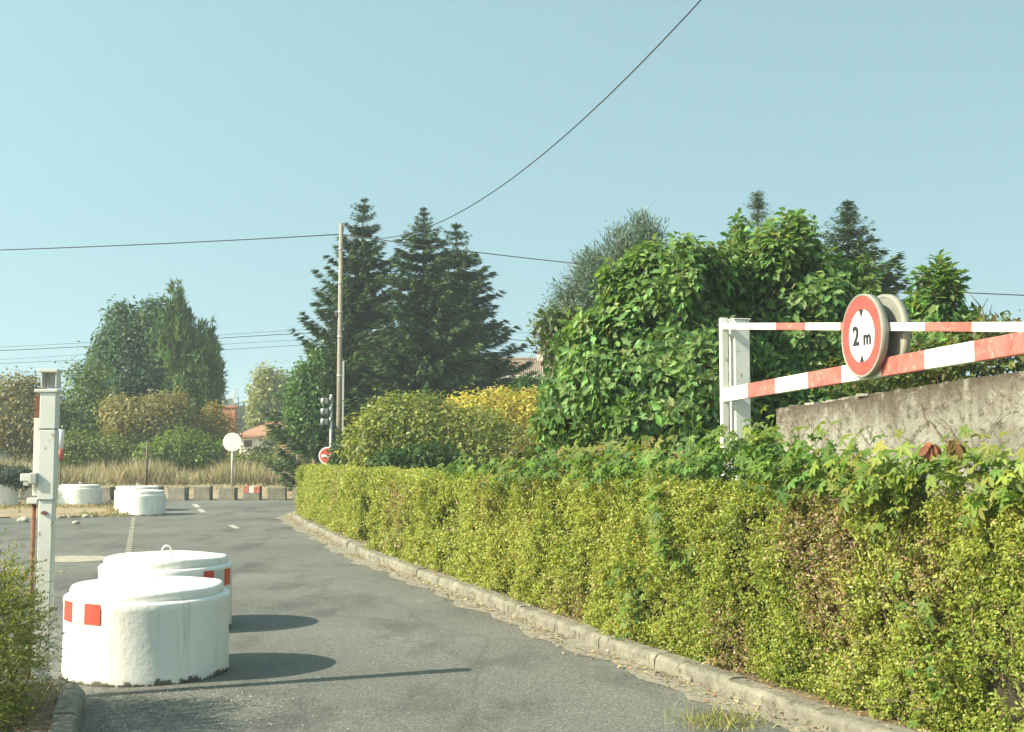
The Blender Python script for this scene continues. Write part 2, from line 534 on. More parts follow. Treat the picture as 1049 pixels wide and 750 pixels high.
def kerb(name, P, Nv, w, h, step=1.0):
    """kerb stones along a path with narrow joints, one setting object."""
    mb = MB(); bm = mb.bm
    d = np.concatenate([[0], np.cumsum(np.linalg.norm(np.diff(P, axis=0), axis=1))])
    total = d[-1]; s0 = 0.0
    while s0 < total - 0.1:
        s1 = min(total, s0 + step - 0.006)
        ns = 5; rows = []
        dz = random.uniform(-.008, .008); dx = random.uniform(-.008, .008)
        for s in np.linspace(s0, s1, ns):
            p = np.array([np.interp(s, d, P[:, 0]), np.interp(s, d, P[:, 1])])
            q = np.array([np.interp(s, d, Nv[:, 0]), np.interp(s, d, Nv[:, 1])])
            prof = [(0.0, -0.05), (0.005, h - .035), (0.022, h - .008), (0.045, h), (w - .012, h + .004), (w, h - .008), (w, -0.05)]
            rows.append([bm.verts.new((*(p + q * (a + dx + random.uniform(-.005, .005))), z + dz + random.uniform(-.004, .004))) for a, z in prof])
        for i in range(ns - 1):
            for k in range(6):
                bm.faces.new((rows[i][k], rows[i + 1][k], rows[i + 1][k + 1], rows[i][k + 1]))
        bm.faces.new(rows[0]); bm.faces.new(rows[-1][::-1])
        s0 += step
    return structure(name, mb.build(name, M_KERB))
kerb('kerb', KS, KN, 0.16, 0.105)

# soil strip behind the right kerb, under hedge and garden
M_BED = rough_mat('bed_soil', (0.10, 0.07, 0.042), (0.24, 0.175, 0.10), 5, 0.95, spots=(0.32, 0.25, 0.14), spot_scale=22, spot_lo=.58, spot_hi=.66, bstr=.7, bdist=.03, bscale=40)
def strip(name, P, Nv, a, b, z, mat, wob=0.0, idx=slice(None)):
    P = P[idx]; Nv = Nv[idx]
    mb = MB(); bm = mb.bm
    def w(i, s): return -wob * 4 * i / 240 + wob * (math.sin(i * .9 + s) + math.sin(i * .37 + 2 * s) + random.uniform(-1, 1) * .6)
    r0 = [bm.verts.new((*(P[i] + Nv[i] * (a + w(i, 1))), z)) for i in range(len(P))]
    r1 = [bm.verts.new((*(P[i] + Nv[i] * b), z)) for i in range(len(P))]
    for i in range(len(P) - 1): bm.faces.new((r0[i], r1[i], r1[i + 1], r0[i + 1]))
    return structure(name, mb.build(name, mat))
strip('garden_soil', KS, KN, 0.155, 1.9, 0.085, M_BED, idx=slice(0, 222))
M_DIRT = rough_mat('gutter_dirt', (0.19, 0.18, 0.145), (0.30, 0.275, 0.21), 6, 0.95, spots=(0.17, 0.163, 0.142), spot_scale=9, spot_lo=.48, spot_hi=.6, bstr=.5, bdist=.01, bscale=60)
strip('gutter_dirt', KS, KN, -0.20, 0.004, 0.004, M_DIRT, wob=0.045)

# left kerb and planted bed
LK = np.array([(-1.55, 4.2), (-2.05, 5.75), (-2.42, 6.95), (-2.66, 7.75), (-2.74, 7.95), (-2.86, 8.07), (-3.02, 8.12), (-3.6, 8.10), (-5.5, 8.0), (-9, 7.8)])
d_ = np.concatenate([[0], np.cumsum(np.linalg.norm(np.diff(LK, axis=0), axis=1))])
t_ = np.linspace(0, d_[-1], 160)
LKS = np.stack([np.interp(t_, d_, LK[:, k]) for k in (0, 1)], 1)
for _ in range(3): LKS[1:-1] = .25 * LKS[:-2] + .5 * LKS[1:-1] + .25 * LKS[2:]
LKN = -normals2(LKS)
kerb('kerb', LKS, LKN, 0.15, 0.12)
mb = MB(); inner = [tuple(LKS[i] + LKN[i] * 0.145) for i in range(0, 160, 4)]
mb.poly([(p[0], p[1], 0.095) for p in inner + [(-9, 4.2)]])
structure('bed_soil', mb.build('bed_soil', M_BED))

# road paint
M_PAINT = rough_mat('worn_white_paint', (0.30, 0.29, 0.25), (0.50, 0.49, 0.43), 4, 0.8, spots=(0.2, 0.19, 0.165), spot_scale=13, spot_lo=.52, spot_hi=.6, bstr=.3)
M_PAINT_OLD = rough_mat('faded_paint', (0.28, 0.26, 0.20), (0.42, 0.39, 0.31), 5, 0.85, spots=(0.2, 0.19, 0.165), spot_scale=8, spot_lo=.5, spot_hi=.62, bstr=.3)
mk = MB()
def stroke(mb, p, q, w, z=0.004, mi=0):
    p = np.array(p[:2]); q = np.array(q[:2]); d = (q - p) / np.linalg.norm(q - p); n = np.array([-d[1], d[0]]) * w / 2
    mb.poly([(*(p - n), z), (*(q - n), z), (*(q + n), z), (*(p + n), z)], mi)
stroke(mk, gnd(180, 514.2), gnd(312, 513.6), 0.2)
stroke(mk, gnd(199, 516.5), gnd(203, 520), 0.16); stroke(mk, gnd(204.5, 521.5), gnd(208, 525), 0.16)
stroke(mk, gnd(236, 538), gnd(243, 541.5), 0.13)
a, b = gnd(137, 530), gnd(131, 568)
for k in range(22):
    t0 = k / 22; stroke(mk, a + (b - a) * t0, a + (b - a) * (t0 + 0.026), 0.09, mi=1)
structure('road_markings', mk.build('road_markings', [M_PAINT, M_PAINT_OLD], recalc=False))
mk = MB(); o0 = [gnd(u, v) for u, v in [(45, 575.5), (70, 576.5), (104, 574.5), (113, 571.5), (104, 569.8), (74, 569.5), (44, 570)]]
mk.poly([(p[0], p[1], .004) for p in o0])
structure('parking_marking', mk.build('parking_marking', M_PAINT_OLD, recalc=False))

# ================================================================== CONCRETE RINGS
def white_concrete():
    m, nt, b = new_mat('white_painted_concrete')
    v = coords(nt)
    oi = N(nt, 'ShaderNodeObjectInfo')
    vv = mixc(nt, 1.0, v, (0, 0, 0), 'ADD')
    sc = N(nt, 'ShaderNodeVectorMath', operation='SCALE', i_Scale=37.0)
    cmb = N(nt, 'ShaderNodeCombineXYZ'); L(nt, oi.outputs['Random'], cmb.inputs[0]); L(nt, oi.outputs['Random'], cmb.inputs[1])
    L(nt, cmb.outputs[0], sc.inputs[0])
    add = N(nt, 'ShaderNodeVectorMath', operation='ADD'); L(nt, v, add.inputs[0]); L(nt, sc.outputs[0], add.inputs[1])
    v = add.outputs[0]
    n1 = noise(nt, v, 2.2, 4)
    c = ramp(nt, n1.outputs[0], [(0.3, (0.74, 0.735, 0.69)), (0.7, (0.82, 0.815, 0.78))]).outputs[0]
    mp = N(nt, 'ShaderNodeMapping'); mp.inputs['Scale'].default_value = (6, 6, 0.55); L(nt, v, mp.inputs[0])
    st = noise(nt, mp.outputs[0], 1.4, 6, 0.7)
    f = ramp(nt, st.outputs[0], [(0.54, 0.0), (0.72, 0.55)]).outputs[0]
    c = mixc(nt, f, c, (0.42, 0.39, 0.31))
    mp2 = N(nt, 'ShaderNodeMapping'); mp2.inputs['Scale'].default_value = (2.5, 2.5, 1.1); mp2.inputs['Rotation'].default_value = (0.5, 0.3, 0.2); L(nt, v, mp2.inputs[0])
    nz = noise(nt, mp2.outputs[0], 2.2, 2)
    wv = ramp(nt, nz.outputs[0], [(0.488, 0.0), (0.497, 0.5), (0.506, 0.0)]).outputs[0]
    ms = noise(nt, v, 1.3, 2)
    msk = ramp(nt, ms.outputs[0], [(0.52, 0.0), (0.6, 1.0)]).outputs[0]
    c = mixc(nt, mixc(nt, 1.0, wv, msk, 'MULTIPLY'), c, (0.33, 0.31, 0.27))
    # chipped foot: paint gone close to the bottom edge
    tc = N(nt, 'ShaderNodeTexCoord'); sx = N(nt, 'ShaderNodeSeparateXYZ'); L(nt, tc.outputs['Object'], sx.inputs[0])
    ch = noise(nt, v, 9, 5, 0.7)
    sm = N(nt, 'ShaderNodeMath', operation='MULTIPLY_ADD'); L(nt, ch.outputs[0], sm.inputs[0]); sm.inputs[1].default_value = -0.22; L(nt, sx.outputs[2], sm.inputs[2])
    fz = ramp(nt, sm.outputs[0], [(0.0, 1.0), (0.0001, 1.0)])
    mr = N(nt, 'ShaderNodeMapRange'); L(nt, sm.outputs[0], mr.inputs[0])
    mr.inputs[1].default_value = -0.092; mr.inputs[2].default_value = -0.075; mr.inputs[3].default_value = 1; mr.inputs[4].default_value = 0
    c = mixc(nt, mr.outputs[0], c, (0.12, 0.105, 0.085))
    L(nt, c, b.inputs['Base Color']); b.inputs['Roughness'].default_value = 0.7
    bn = noise(nt, v, 26, 6, 0.65)
    bump(nt, b, bn.outputs[0], 0.4, 0.01)
    return m
M_WCON = white_concrete()
M_RED = rough_mat('red_reflective', (0.52, 0.05, 0.032), (0.60, 0.075, 0.05), 8, 0.4, bstr=.05)
M_GREYREF = rough_mat('grey_reflective', (0.50, 0.52, 0.52), (0.58, 0.60, 0.60), 8, 0.4, bstr=.05)
M_GROOVE = rough_mat('dirty_groove', (0.30, 0.27, 0.20), (0.62, 0.58, 0.48), 7, 0.9, bstr=.5)

def ring(label, loc, r, h, lid_h, rot, strip_ang=None, tilt=0.0, group='white concrete well rings blocking the way', loop=True, lid=True):
    t = thing('concrete_ring', label, 'concrete ring', loc, 0, group)
    t.rotation_euler = (tilt, tilt * 0.5, 0)
    mb = MB()
    prof = [(r - .03, -0.02), (r - .006, -0.02), (r + .004, .02), (r, .06), (r - .003, h * .5), (r, h - .06), (r + .004, h - .018), (r - .008, h - .004), (r - .05, h)]
    mb.lathe(prof, 72)
    for vtx in mb.bm.verts:
        a = math.atan2(vtx.co.y, vtx.co.x); k = 1 + .006 * math.sin(3 * a + rot) + .004 * math.sin(7 * a + 2 * rot)
        vtx.co.x *= k; vtx.co.y *= k; vtx.co.z += .006 * math.sin(2 * a + rot)
    mb.build('barrel', M_WCON, t)
    if lid:
        mb = MB(); rl = r - .045
        mb.lathe([(rl - .004, h - .01), (rl - .002, h + .015), (rl + .002, h + .022), (rl, h + lid_h - .02), (rl - .008, h + lid_h - .004), (rl - .025, h + lid_h), (rl - .2, h + lid_h + .006), (0.0, h + lid_h + .010)], 72)
        for vtx in mb.bm.verts:
            a = math.atan2(vtx.co.y, vtx.co.x); vtx.co.z += .005 * math.sin(2 * a + rot * 2) + .003 * math.sin(5 * a)
        mb.build('lid', M_WCON, t)
    if loop:
        mb = MB(); z0 = h + lid_h
        pts = [(-.04 + .0, 0, z0 - .02), (-.042, 0, z0 + .045)] + [(-.042 * math.cos(k * PI / 8), 0, z0 + .05 + .042 * math.sin(k * PI / 8)) for k in range(1, 8)] + [(.042, 0, z0 + .045), (.04, 0, z0 - .02)]
        lo = mb.tube(pts, .0085, 8).build('lifting_loop', M_WCON, t)
        lo.rotation_euler = (0, 0, rot * .3)
    if strip_ang:
        # a wrapped strip of reflective sheeting: angles in radians, red-grey-red
        mb = MB(); z0, z1 = strip_ang[1]
        for k, (a0, a1, mi) in enumerate(strip_ang[0]):
            vs_ = []
            n = 8
            for i in range(n + 1):
                a = a0 + (a1 - a0) * i / n
                kk_ = (r + .0065) * (1 + .006 * math.sin(3 * a + rot) + .004 * math.sin(7 * a + 2 * rot)); vs_.append((mb.bm.verts.new((kk_ * math.cos(a), kk_ * math.sin(a), z0)), mb.bm.verts.new((kk_ * math.cos(a), kk_ * math.sin(a), z1))))
            for i in range(n):
                f = mb.bm.faces.new((vs_[i][0], vs_[i + 1][0], vs_[i + 1][1], vs_[i][1])); f.material_index = mi; f.smooth = True
        so = mb.build('reflective_strip', [M_RED, M_GREYREF], t)
        for f in so.data.polygons: f.use_smooth = False
    return t

def ring_pos(u, D): return (*(at(u, 500, D)[:2]), 0.0)
def face_angle(u, D, frac):
    """angle round the ring that shows at the fraction frac (-1..1) of its visible width."""
    x = (u - IW / 2) / F; view = math.atan2(-1, -x)     # direction from ring to camera
    return view + math.asin(max(-1, min(1, frac)))
def fr(u, uc, half): return (u - uc) / half
A_ = [face_angle(153.5, 9.03, fr(u, 152, 84.5)) for u in (71, 80, 92, 107.5)]
ring('large white concrete ring with a red and white reflective strip, nearest on the road edge', ring_pos(153.5, 9.03), 0.582, 0.575, 0.065, 0.4,
     ([(A_[0], A_[1], 0), (A_[1], A_[2], 1), (A_[2], A_[3], 0)], (0.42, 0.56)), tilt=0.006)
B_ = [face_angle(171, 11.3, fr(u, 171, 67)) for u in (207, 217, 227, 233.5)]
ring('white concrete ring half hidden behind the nearest one, its reflective strip at the right side', ring_pos(172, 11.3), 0.592, 0.575, 0.075, 1.9,
     ([(B_[0], B_[1], 0), (B_[1], B_[2], 1), (B_[2], B_[3], 0)], (0.40, 0.545)))
ring('small far white concrete ring overlapping another one, peeling patch on its front', ring_pos(146.5, 31.3), 0.565, 0.52, 0.10, 2.6)
ring('white concrete ring tucked behind another at the end of the verge', ring_pos(141, 33.6), 0.60, 0.56, 0.10, 3.3)
ring('white concrete ring standing alone on the dry verge beside the barrier post', ring_pos(82, 36.2), 0.62, 0.54, 0.09, 4.1)
pl = ring('white concrete ring planter holding a grey green bush', ring_pos(1, 35.6), 0.47, 0.66, 0.0, 5.0, loop=False, lid=False)
pl.name = 'ring_planter'; pl['category'] = 'planter'; del pl['group']
mb = MB(); mb.lathe([(0.40, 0.56), (0.2, 0.6), (0, 0.62)], 24); mb.build('potting_soil', M_BED, pl)

# ================================================================== CONCRETE BLOCKS
M_BLOCK = rough_mat('weathered_concrete', (0.14, 0.135, 0.105), (0.27, 0.255, 0.20), 5, 0.92, spots=(0.12, 0.115, 0.085), spot_scale=11, spot_lo=.55, spot_hi=.66, bstr=.6, bdist=.012, bscale=40)
M_BLOCKRED = rough_mat('worn_red_paint', (0.42, 0.09, 0.065), (0.55, 0.14, 0.10), 9, 0.8, spots=(0.36, 0.30, 0.24), spot_scale=14, spot_lo=.56, spot_hi=.62)
M_BLOCKWHITE = rough_mat('worn_block_white', (0.60, 0.57, 0.50), (0.75, 0.72, 0.66), 9, 0.8, spots=(0.36, 0.33, 0.27), spot_scale=14, spot_lo=.58, spot_hi=.64)
def block_mesh(painted=False):
    mb = MB(); mb.box((0, 0, .21), (.58, .46, .46), bevel=.022)
    for v in mb.bm.verts: v.co.x *= 1 - .05 * max(0, v.co.z) ; v.co += Vector([random.uniform(-.004, .004) for _ in range(3)])
    return mb
D_BL = 40.9
blk_u = [284.0 + 25.3 * k for k in (1, 0, -1, -2, -3, -4, -5, -6, -7, -8, -9, -10)]
BL_LABELS = {0: 'grey concrete block at the end of the row, half covered by the hedge', 1: 'bare concrete block between the red painted one and the hedge',
             2: 'concrete block painted red and white along its top', 3: 'grey concrete block directly left of the red painted one',
             4: 'grey concrete block left of the round white sign, two before the red painted one', 5: 'grey concrete block beside the pair of far white rings',
             8: 'grey concrete block in the gap between the lone verge ring and the pair of rings', 9: 'grey concrete block hidden behind the lone ring on the verge',
             10: 'grey concrete block behind the latch post and the red and white marker', 11: 'leftmost grey concrete block behind the crowd barrier'}
for k, u in enumerate(blk_u):
    p = at(u, 510, D_BL + random.uniform(-.06, .06))
    lab = BL_LABELS.get(k, 'grey concrete block mostly hidden behind the pair of far white rings')
    o = block_mesh().build('concrete_block', M_BLOCK)
    o.location = (p[0], p[1], 0); o.rotation_euler = (random.uniform(-.02, .02), random.uniform(-.025, .025), random.uniform(-.10, .10)); o.scale = (random.uniform(.94, 1.05), 1, random.uniform(.94, 1.06))
    tag(o, lab, 'concrete block', 'row of concrete blocks along the grass bank')
    if k == 2:
        mb = MB(); mb.box((-.19, -.234, .33), (.18, .006, .19), mi=0); mb.box((0, -.234, .33), (.17, .006, .19), mi=1); mb.box((.19, -.234, .33), (.18, .006, .19), mi=0)
        mb.box((-.19, 0, .443), (.18, .44, .006), mi=0); mb.box((0, 0, .443), (.17, .44, .006), mi=1); mb.box((.19, 0, .443), (.18, .44, .006), mi=0)
        mb.build('painted_band', [M_BLOCKRED, M_BLOCKWHITE], o)

# ================================================================== GATE AND SIGNS
M_GWHITE = rough_mat('gate_white_paint', (0.58, 0.565, 0.50), (0.74, 0.725, 0.66), 3, 0.5, spots=(0.32, 0.22, 0.14), spot_scale=14, spot_lo=.60, spot_hi=.68, bstr=.1)
M_STEELW = rough_mat('post_white_paint', (0.56, 0.56, 0.53), (0.70, 0.70, 0.67), 3, 0.5, spots=(0.30, 0.21, 0.13), spot_scale=15, spot_lo=.61, spot_hi=.68, bstr=.1)
M_RUST = rough_mat('rusty_steel', (0.12, 0.05, 0.032), (0.24, 0.11, 0.06), 20, 0.85, bstr=.4)
M_GALV = rough_mat('galvanised', (0.36, 0.37, 0.36), (0.52, 0.53, 0.51), 12, 0.5, metallic=.35, bstr=.1)
M_SIGNBACK = rough_mat('sign_back_grey', (0.19, 0.19, 0.165), (0.31, 0.31, 0.27), 5, 0.6, metallic=.1, bstr=.05)
M_BLACK = rough_mat('black_print', (0.012, 0.012, 0.012), (0.02, 0.02, 0.02), 5, 0.5, bstr=.02)
M_SIGNW = rough_mat('sign_white', (0.68, 0.69, 0.68), (0.74, 0.75, 0.74), 4, 0.4, bstr=.02)
M_SIGNR = rough_mat('sign_red', (0.42, 0.05, 0.04), (0.52, 0.09, 0.07), 6, 0.45, bstr=.03)

def stripe_mat(name, stops, red=((0.40, 0.075, 0.06), (0.52, 0.16, 0.13))):
    """red and white bands painted along local X of a bar; stops = metres where the colour changes, white first."""
    m, nt, b = new_mat(name)
    tc = N(nt, 'ShaderNodeTexCoord'); sx = N(nt, 'ShaderNodeSeparateXYZ'); L(nt, tc.outputs['Object'], sx.inputs[0])
    wn = noise(nt, tc.outputs['Object'], 30, 3)
    ad = N(nt, 'ShaderNodeMath', operation='MULTIPLY_ADD'); L(nt, wn.outputs[0], ad.inputs[0]); ad.inputs[1].default_value = .008; L(nt, sx.outputs[0], ad.inputs[2])
    dv = N(nt, 'ShaderNodeMath', operation='DIVIDE'); L(nt, ad.outputs[0], dv.inputs[0]); dv.inputs[1].default_value = 6.0
    st = [(0.0, 0.0)]; val = 0.0
    for s in stops:
        val = 1.0 - val; st.append((s / 6.0, val))
    f = ramp(nt, dv.outputs[0], st, 'CONSTANT').outputs[0]
    n1 = noise(nt, tc.outputs['Object'], 7, 5)
    cr = ramp(nt, n1.outputs[0], [(.3, red[0]), (.72, red[1])]).outputs[0]
    cw = ramp(nt, n1.outputs[0], [(.3, (.64, .625, .55)), (.7, (.79, .775, .70))]).outputs[0]
    c = mixc(nt, f, cw, cr)
    n2 = noise(nt, tc.outputs['Object'], 24, 6, .75)
    w = ramp(nt, n2.outputs[0], [(.55, 0.0), (.66, .65)]).outputs[0]
    c = mixc(nt, w, c, (.55, .42, .34))
    L(nt, c, b.inputs['Base Color']); b.inputs['Roughness'].default_value = .55
    return m

GD = 10.0
gp = at(742, 400, GD); GX, GY = gp[0], gp[1]
gdir = np.array([0.21, -0.978]); gang = math.atan2(gdir[1], gdir[0])
def gz(v, u=742, D=GD): return at(u, v, D)[2]
z_low0, z_up0 = gz(405), gz(334.5)
def on_gate(t, off=0.0):
    nrm = np.array([gdir[1], -gdir[0]])  # toward the road
    return np.array([GX, GY]) + gdir * t + nrm * off
def z_at(t, u, v): return at(u, v, on_gate(t)[1])[2]
z_lowR, z_upR = z_at(3.83, 1049, 354.5), z_at(3.83, 1049, 335.5)
print('gate z', z_low0, z_lowR, z_up0, z_upR)
gate = thing('height_barrier', 'swung open red and white striped height gate above the hedge', 'barrier', (GX, GY, 0), gang)
GL = 5.3
def gate_bar(name, z0, zr, hh, tt, stops, parent):
    sl = (zr - z0) / 3.83; ang = math.atan(sl)
    mb = MB(); mb.box((GL / 2 / math.cos(ang), 0, 0), (GL / math.cos(ang), tt, hh), bevel=.006)
    o = mb.build(name, stripe_mat(name + '_paint', stops), parent)
    o.location = (0.02, 0, z0); o.rotation_euler = (0, -ang, 0)
    return o
gate_bar('lower_bar', z_low0, z_lowR, .112, .05, [.51, 1.02, 1.55, 2.05, 2.56, 3.05, 3.54, 4.04, 4.54, 5.04], gate)
gate_bar('upper_bar', z_up0, z_upR, .052, .045, [1.04, 1.54, 2.05, 2.40, 3.08, 3.54, 4.04, 4.5, 5.0], gate)
mb = MB(); mb.box((0, 0, (z_up0 + .07) / 2 + .05), (.058, .058, z_up0 + .07 - .1), bevel=.005); mb.build('hinge_stile', M_GWHITE, gate)
mb = MB(); mb.box((GL, 0, (z_low0 + z_up0) / 2 - .25), (.05, .052, .75), bevel=.005); mb.build('end_stile', M_GWHITE, gate)
post = thing('barrier_post', 'white square steel post carrying the open striped height gate', 'post', (*on_gate(-.02, -.145), 0), gang)
mb = MB(); ph = z_up0 + .055
mb.box((0, 0, ph / 2), (.125, .135, ph), bevel=.008); mb.build('column', M_STEELW, post)
mb = MB(); mb.box((0, 0, ph + .006), (.14, .15, .011), bevel=.003); mb.build('cap_plate', M_STEELW, post)
for zz in (z_up0 - .07, z_low0 - .3, .75):
    mb = MB(); mb.box((0, -.092, zz), (.07, .05, .018), bevel=.003); mb.lathe([(.022, -.03), (.022, .03)], 12, c=(0, -.118 + .0, zz)) if False else None
    mb.build('hinge_plate', M_STEELW, post)

# sandwich signs on the upper bar
def round_sign(name, label, t, off, facing, face):
    D = on_gate(t)[1]; p = on_gate(t, off)
    zc = at(882, 343.5, D)[2] - .005
    r = 0.262
    s = thing(name, label, 'road sign', (p[0], p[1], zc), gang + (PI if facing < 0 else 0))
    # local frame: X along the gate, -Y normal is the face
    R = Matrix.Rotation(PI / 2, 4, 'X')       # local z of lathe -> -Y
    mb = MB(); mb.lathe([(r - .02, -.045), (r, -.045), (r, -.002), (r - .004, .0), (r - .014, .0), (r - .016, -.006), (r - .016, -.042), (r - .02, -.045)], 64, M=R, cap=False)
    mb.build('rim', M_SIGNBACK, s)
    mb = MB(); zp = -.006 if face else -.036; mb.lathe([(r - .015, zp - .006), (r - .015, zp)], 64, M=R, smooth=False); mb.build('sign_plate', M_SIGNW if face else M_SIGNBACK, s)
    mb = MB(); mb.box((0, .05, .05), (.06, .04, .05), bevel=.004); mb.box((0, .03, -.08), (.42, .02, .035), bevel=.003); mb.box((0, .03, .14), (.42, .02, .035), bevel=.003)
    mb.build('bracket', M_GALV, s)
    if face:
        mb = MB(); mb.lathe([(.166, -.0045), (.246, -.0045), (.246, -.002), (.166, -.002), (.166, -.0045)], 64, M=R, smooth=False, cap=False)
        mb.build('red_ring', M_SIGNR, s)
        for sg in (1, -1):
            mb = MB(); w = .026
            mb.bm.faces.new([mb.bm.verts.new(q) for q in ((-w, .0025, sg * .165), (w, .0025, sg * .165), (0, .0025, sg * .115))])
            o = mb.build('arrowhead', M_BLACK, s)
            sm_ = o.modifiers.new('thick', 'SOLIDIFY'); sm_.thickness = .003
        fc = bpy.data.curves.new('lettering', 'FONT'); fc.body = '2'; fc.size = .168; fc.align_x = 'CENTER'; fc.align_y = 'CENTER'; fc.extrude = .001; fc.offset = .0035
        fm = bpy.data.curves.new('lettering', 'FONT'); fm.body = 'm'; fm.size = .128; fm.align_x = 'CENTER'; fm.align_y = 'CENTER'; fm.extrude = .001; fm.offset = .003
        for cu, x, zz in ((fc, -.070, -.002), (fm, .072, -.02)):
            tmp = bpy.data.objects.new('tmp', cu); COL.objects.link(tmp)
            dg = bpy.context.evaluated_depsgraph_get()
            me = bpy.data.meshes.new_from_object(tmp.evaluated_get(dg)); bpy.data.objects.remove(tmp)
            me.materials.clear(); me.materials.append(M_BLACK)
            o = link_mesh('lettering', me, s, (x, .0015, zz)); o.rotation_euler = (PI / 2, 0, 0)
    return s
# local -Y of gate frame: rotated by gang; road side is (gdir.y,-gdir.x) = local -Y
round_sign('height_limit_sign', 'round 2 m height limit sign with red border facing the road', 2.46, .085, 1, True)
round_sign('height_limit_sign', 'back of the second round sign behind the 2 m sign', 2.50, -.085, -1, False)

# ================================================================== LEFT LATCH POST
lp = at(44, 690, 8.05)
latch = thing('latch_post', 'white steel latch post with open top pocket behind the left bush', 'post', (lp[0], lp[1], 0), 0.12)
LM = Matrix.Rotation(0, 4, 'Z')
def lz(v): return at(50, v, 8.05)[2]
zt, zledge, zseam, zslv = lz(378), lz(402), lz(440), lz(512)
mb = MB(); mb.box((0, 0, zslv / 2), (.09, .10, zslv), bevel=.006); mb.build('lower_column', M_STEELW, latch)
mb = MB(); mb.box((.0, -.002, (zslv + zseam) / 2 - .001), (.102, .118, zseam - zslv - .006), bevel=.005); mb.box((.0, -.002, (zledge + zseam) / 2), (.102, .118, zledge - zseam - .006), bevel=.005)
mb.build('cover_sleeve', M_STEELW, latch)
mb = MB(); mb.box((-.012, 0, zledge + .008), (.145, .14, .02), bevel=.004); mb.build('ledge_plate', M_STEELW, latch)
mb = MB(); zc = (zledge + zt) / 2 + .01; hh = zt - zledge - .04
mb.box((.048, 0, zc), (.008, .12, hh), bevel=.002); mb.box((-.044, .0, zc), (.008, .12, hh), bevel=.002); mb.box((.002, .055, zc), (.083, .008, hh), bevel=.002)
mb.build('pocket', M_STEELW, latch)
mb = MB(); mb.box((-.006, 0, zt - .015), (.13, .14, .022), bevel=.004); mb.build('cap_plate', M_STEELW, latch)
mb = MB(); mb.box((-.078, .0, (zledge + lz(425)) / 2 - .02), (.03, .04, zledge - lz(425)), bevel=.004); mb.build('side_channel', M_RUST, latch)
mb = MB(); mb.box((-.078, .0, (lz(426) + lz(510)) / 2), (.032, .042, lz(426) - lz(510) - .03), bevel=.004); mb.build('side_channel', M_STEELW, latch)
mb = MB(); mb.tube([(-.088, 0, .1), (-.085, 0, lz(512))], .014, 8); mb.build('drop_bolt', M_RUST, latch)
mb = MB(); mb.box((-.075, -.06, lz(490)), (.05, .05, .075), bevel=.008); mb.build('lock_box', M_GALV, latch)
mb = MB(); mb.box((-.13, -.055, lz(489)), (.06, .03, .05), bevel=.006); mb.box((-.125, -.05, lz(495)), (.03, .03, .03), bevel=.004); mb.build('hasp', M_GWHITE, latch)
mb = MB(); mb.box((-.085, -.02, lz(513)), (.07, .06, .04), bevel=.006); mb.build('bolt_guide', M_GWHITE, latch)
mb = MB(); mb.lathe([(.021, -.003), (.021, .003)], 16, c=(-.005, -.057, lz(525)), M=Matrix.Rotation(PI / 2, 4, 'X') @ Matrix.Scale(.6, 4, (0, 1, 0))); mb.build('slot', M_RUST, latch)

# ================================================================== BLOCK WALL
def wall_mat():
    m, nt, b = new_mat('old_concrete_wall')
    v = coords(nt)
    n1 = noise(nt, v, 1.6, 6, .65)
    c = ramp(nt, n1.outputs[0], [(.3, (.18, .178, .15)), (.5, (.28, .277, .235)), (.7, (.41, .405, .345))]).outputs[0]
    vs_ = coords(nt, (3, 3, .4))
    st = noise(nt, vs_, 1.6, 7, .75)
    c = mixc(nt, ramp(nt, st.outputs[0], [(.47, 0.0), (.66, .65)]).outputs[0], c, (.115, .105, .08))
    vt_ = coords(nt, (1, 1, .55))
    n2 = noise(nt, vt_, 6, 7, .78)
    c = mixc(nt, ramp(nt, n2.outputs[0], [(.54, 0.0), (.61, .65)]).outputs[0], c, (.125, .085, .055))
    n3 = noise(nt, v, 13, 6, .78)
    c = mixc(nt, ramp(nt, n3.outputs[0], [(.53, 0.0), (.61, .85)]).outputs[0], c, (.06, .05, .032))
    at_ = N(nt, 'ShaderNodeAttribute', attribute_name='edge')
    ed = N(nt, 'ShaderNodeMath', operation='MULTIPLY'); L(nt, at_.outputs['Fac'], ed.inputs[0])
    L(nt, ramp(nt, noise(nt, v, 5.5, 7, .8).outputs[0], [(.36, 0.0), (.48, .95)]).outputs[0], ed.inputs[1])
    c = mixc(nt, ed.outputs[0], c, (.058, .042, .026))
    L(nt, c, b.inputs['Base Color']); b.inputs['Roughness'].default_value = .92
    n4 = noise(nt, v, 22, 7, .7); bump(nt, b, n4.outputs[0], .8, .03)
    return m
M_WALL = wall_mat()
W0 = at(795, 420, 12.6); W1d = 9.6
W1 = at(1049, 380, W1d)
wdir = (W1[:2] - W0[:2]); wl = np.linalg.norm(wdir); wdir /= wl
wn = np.array([wdir[1], -wdir[0]])            # candidate side; road side is -x
if wn[0] > 0: wn = -wn
wallt = thing('garden_wall', 'old stained concrete wall with a crumbling top behind the hedge', 'wall', (W0[0], W0[1], 0), 0)
mb = MB(); bm = mb.bm
nx, nz = 130, 40; wlen = wl + 3.0; th = .2
cols_ = []
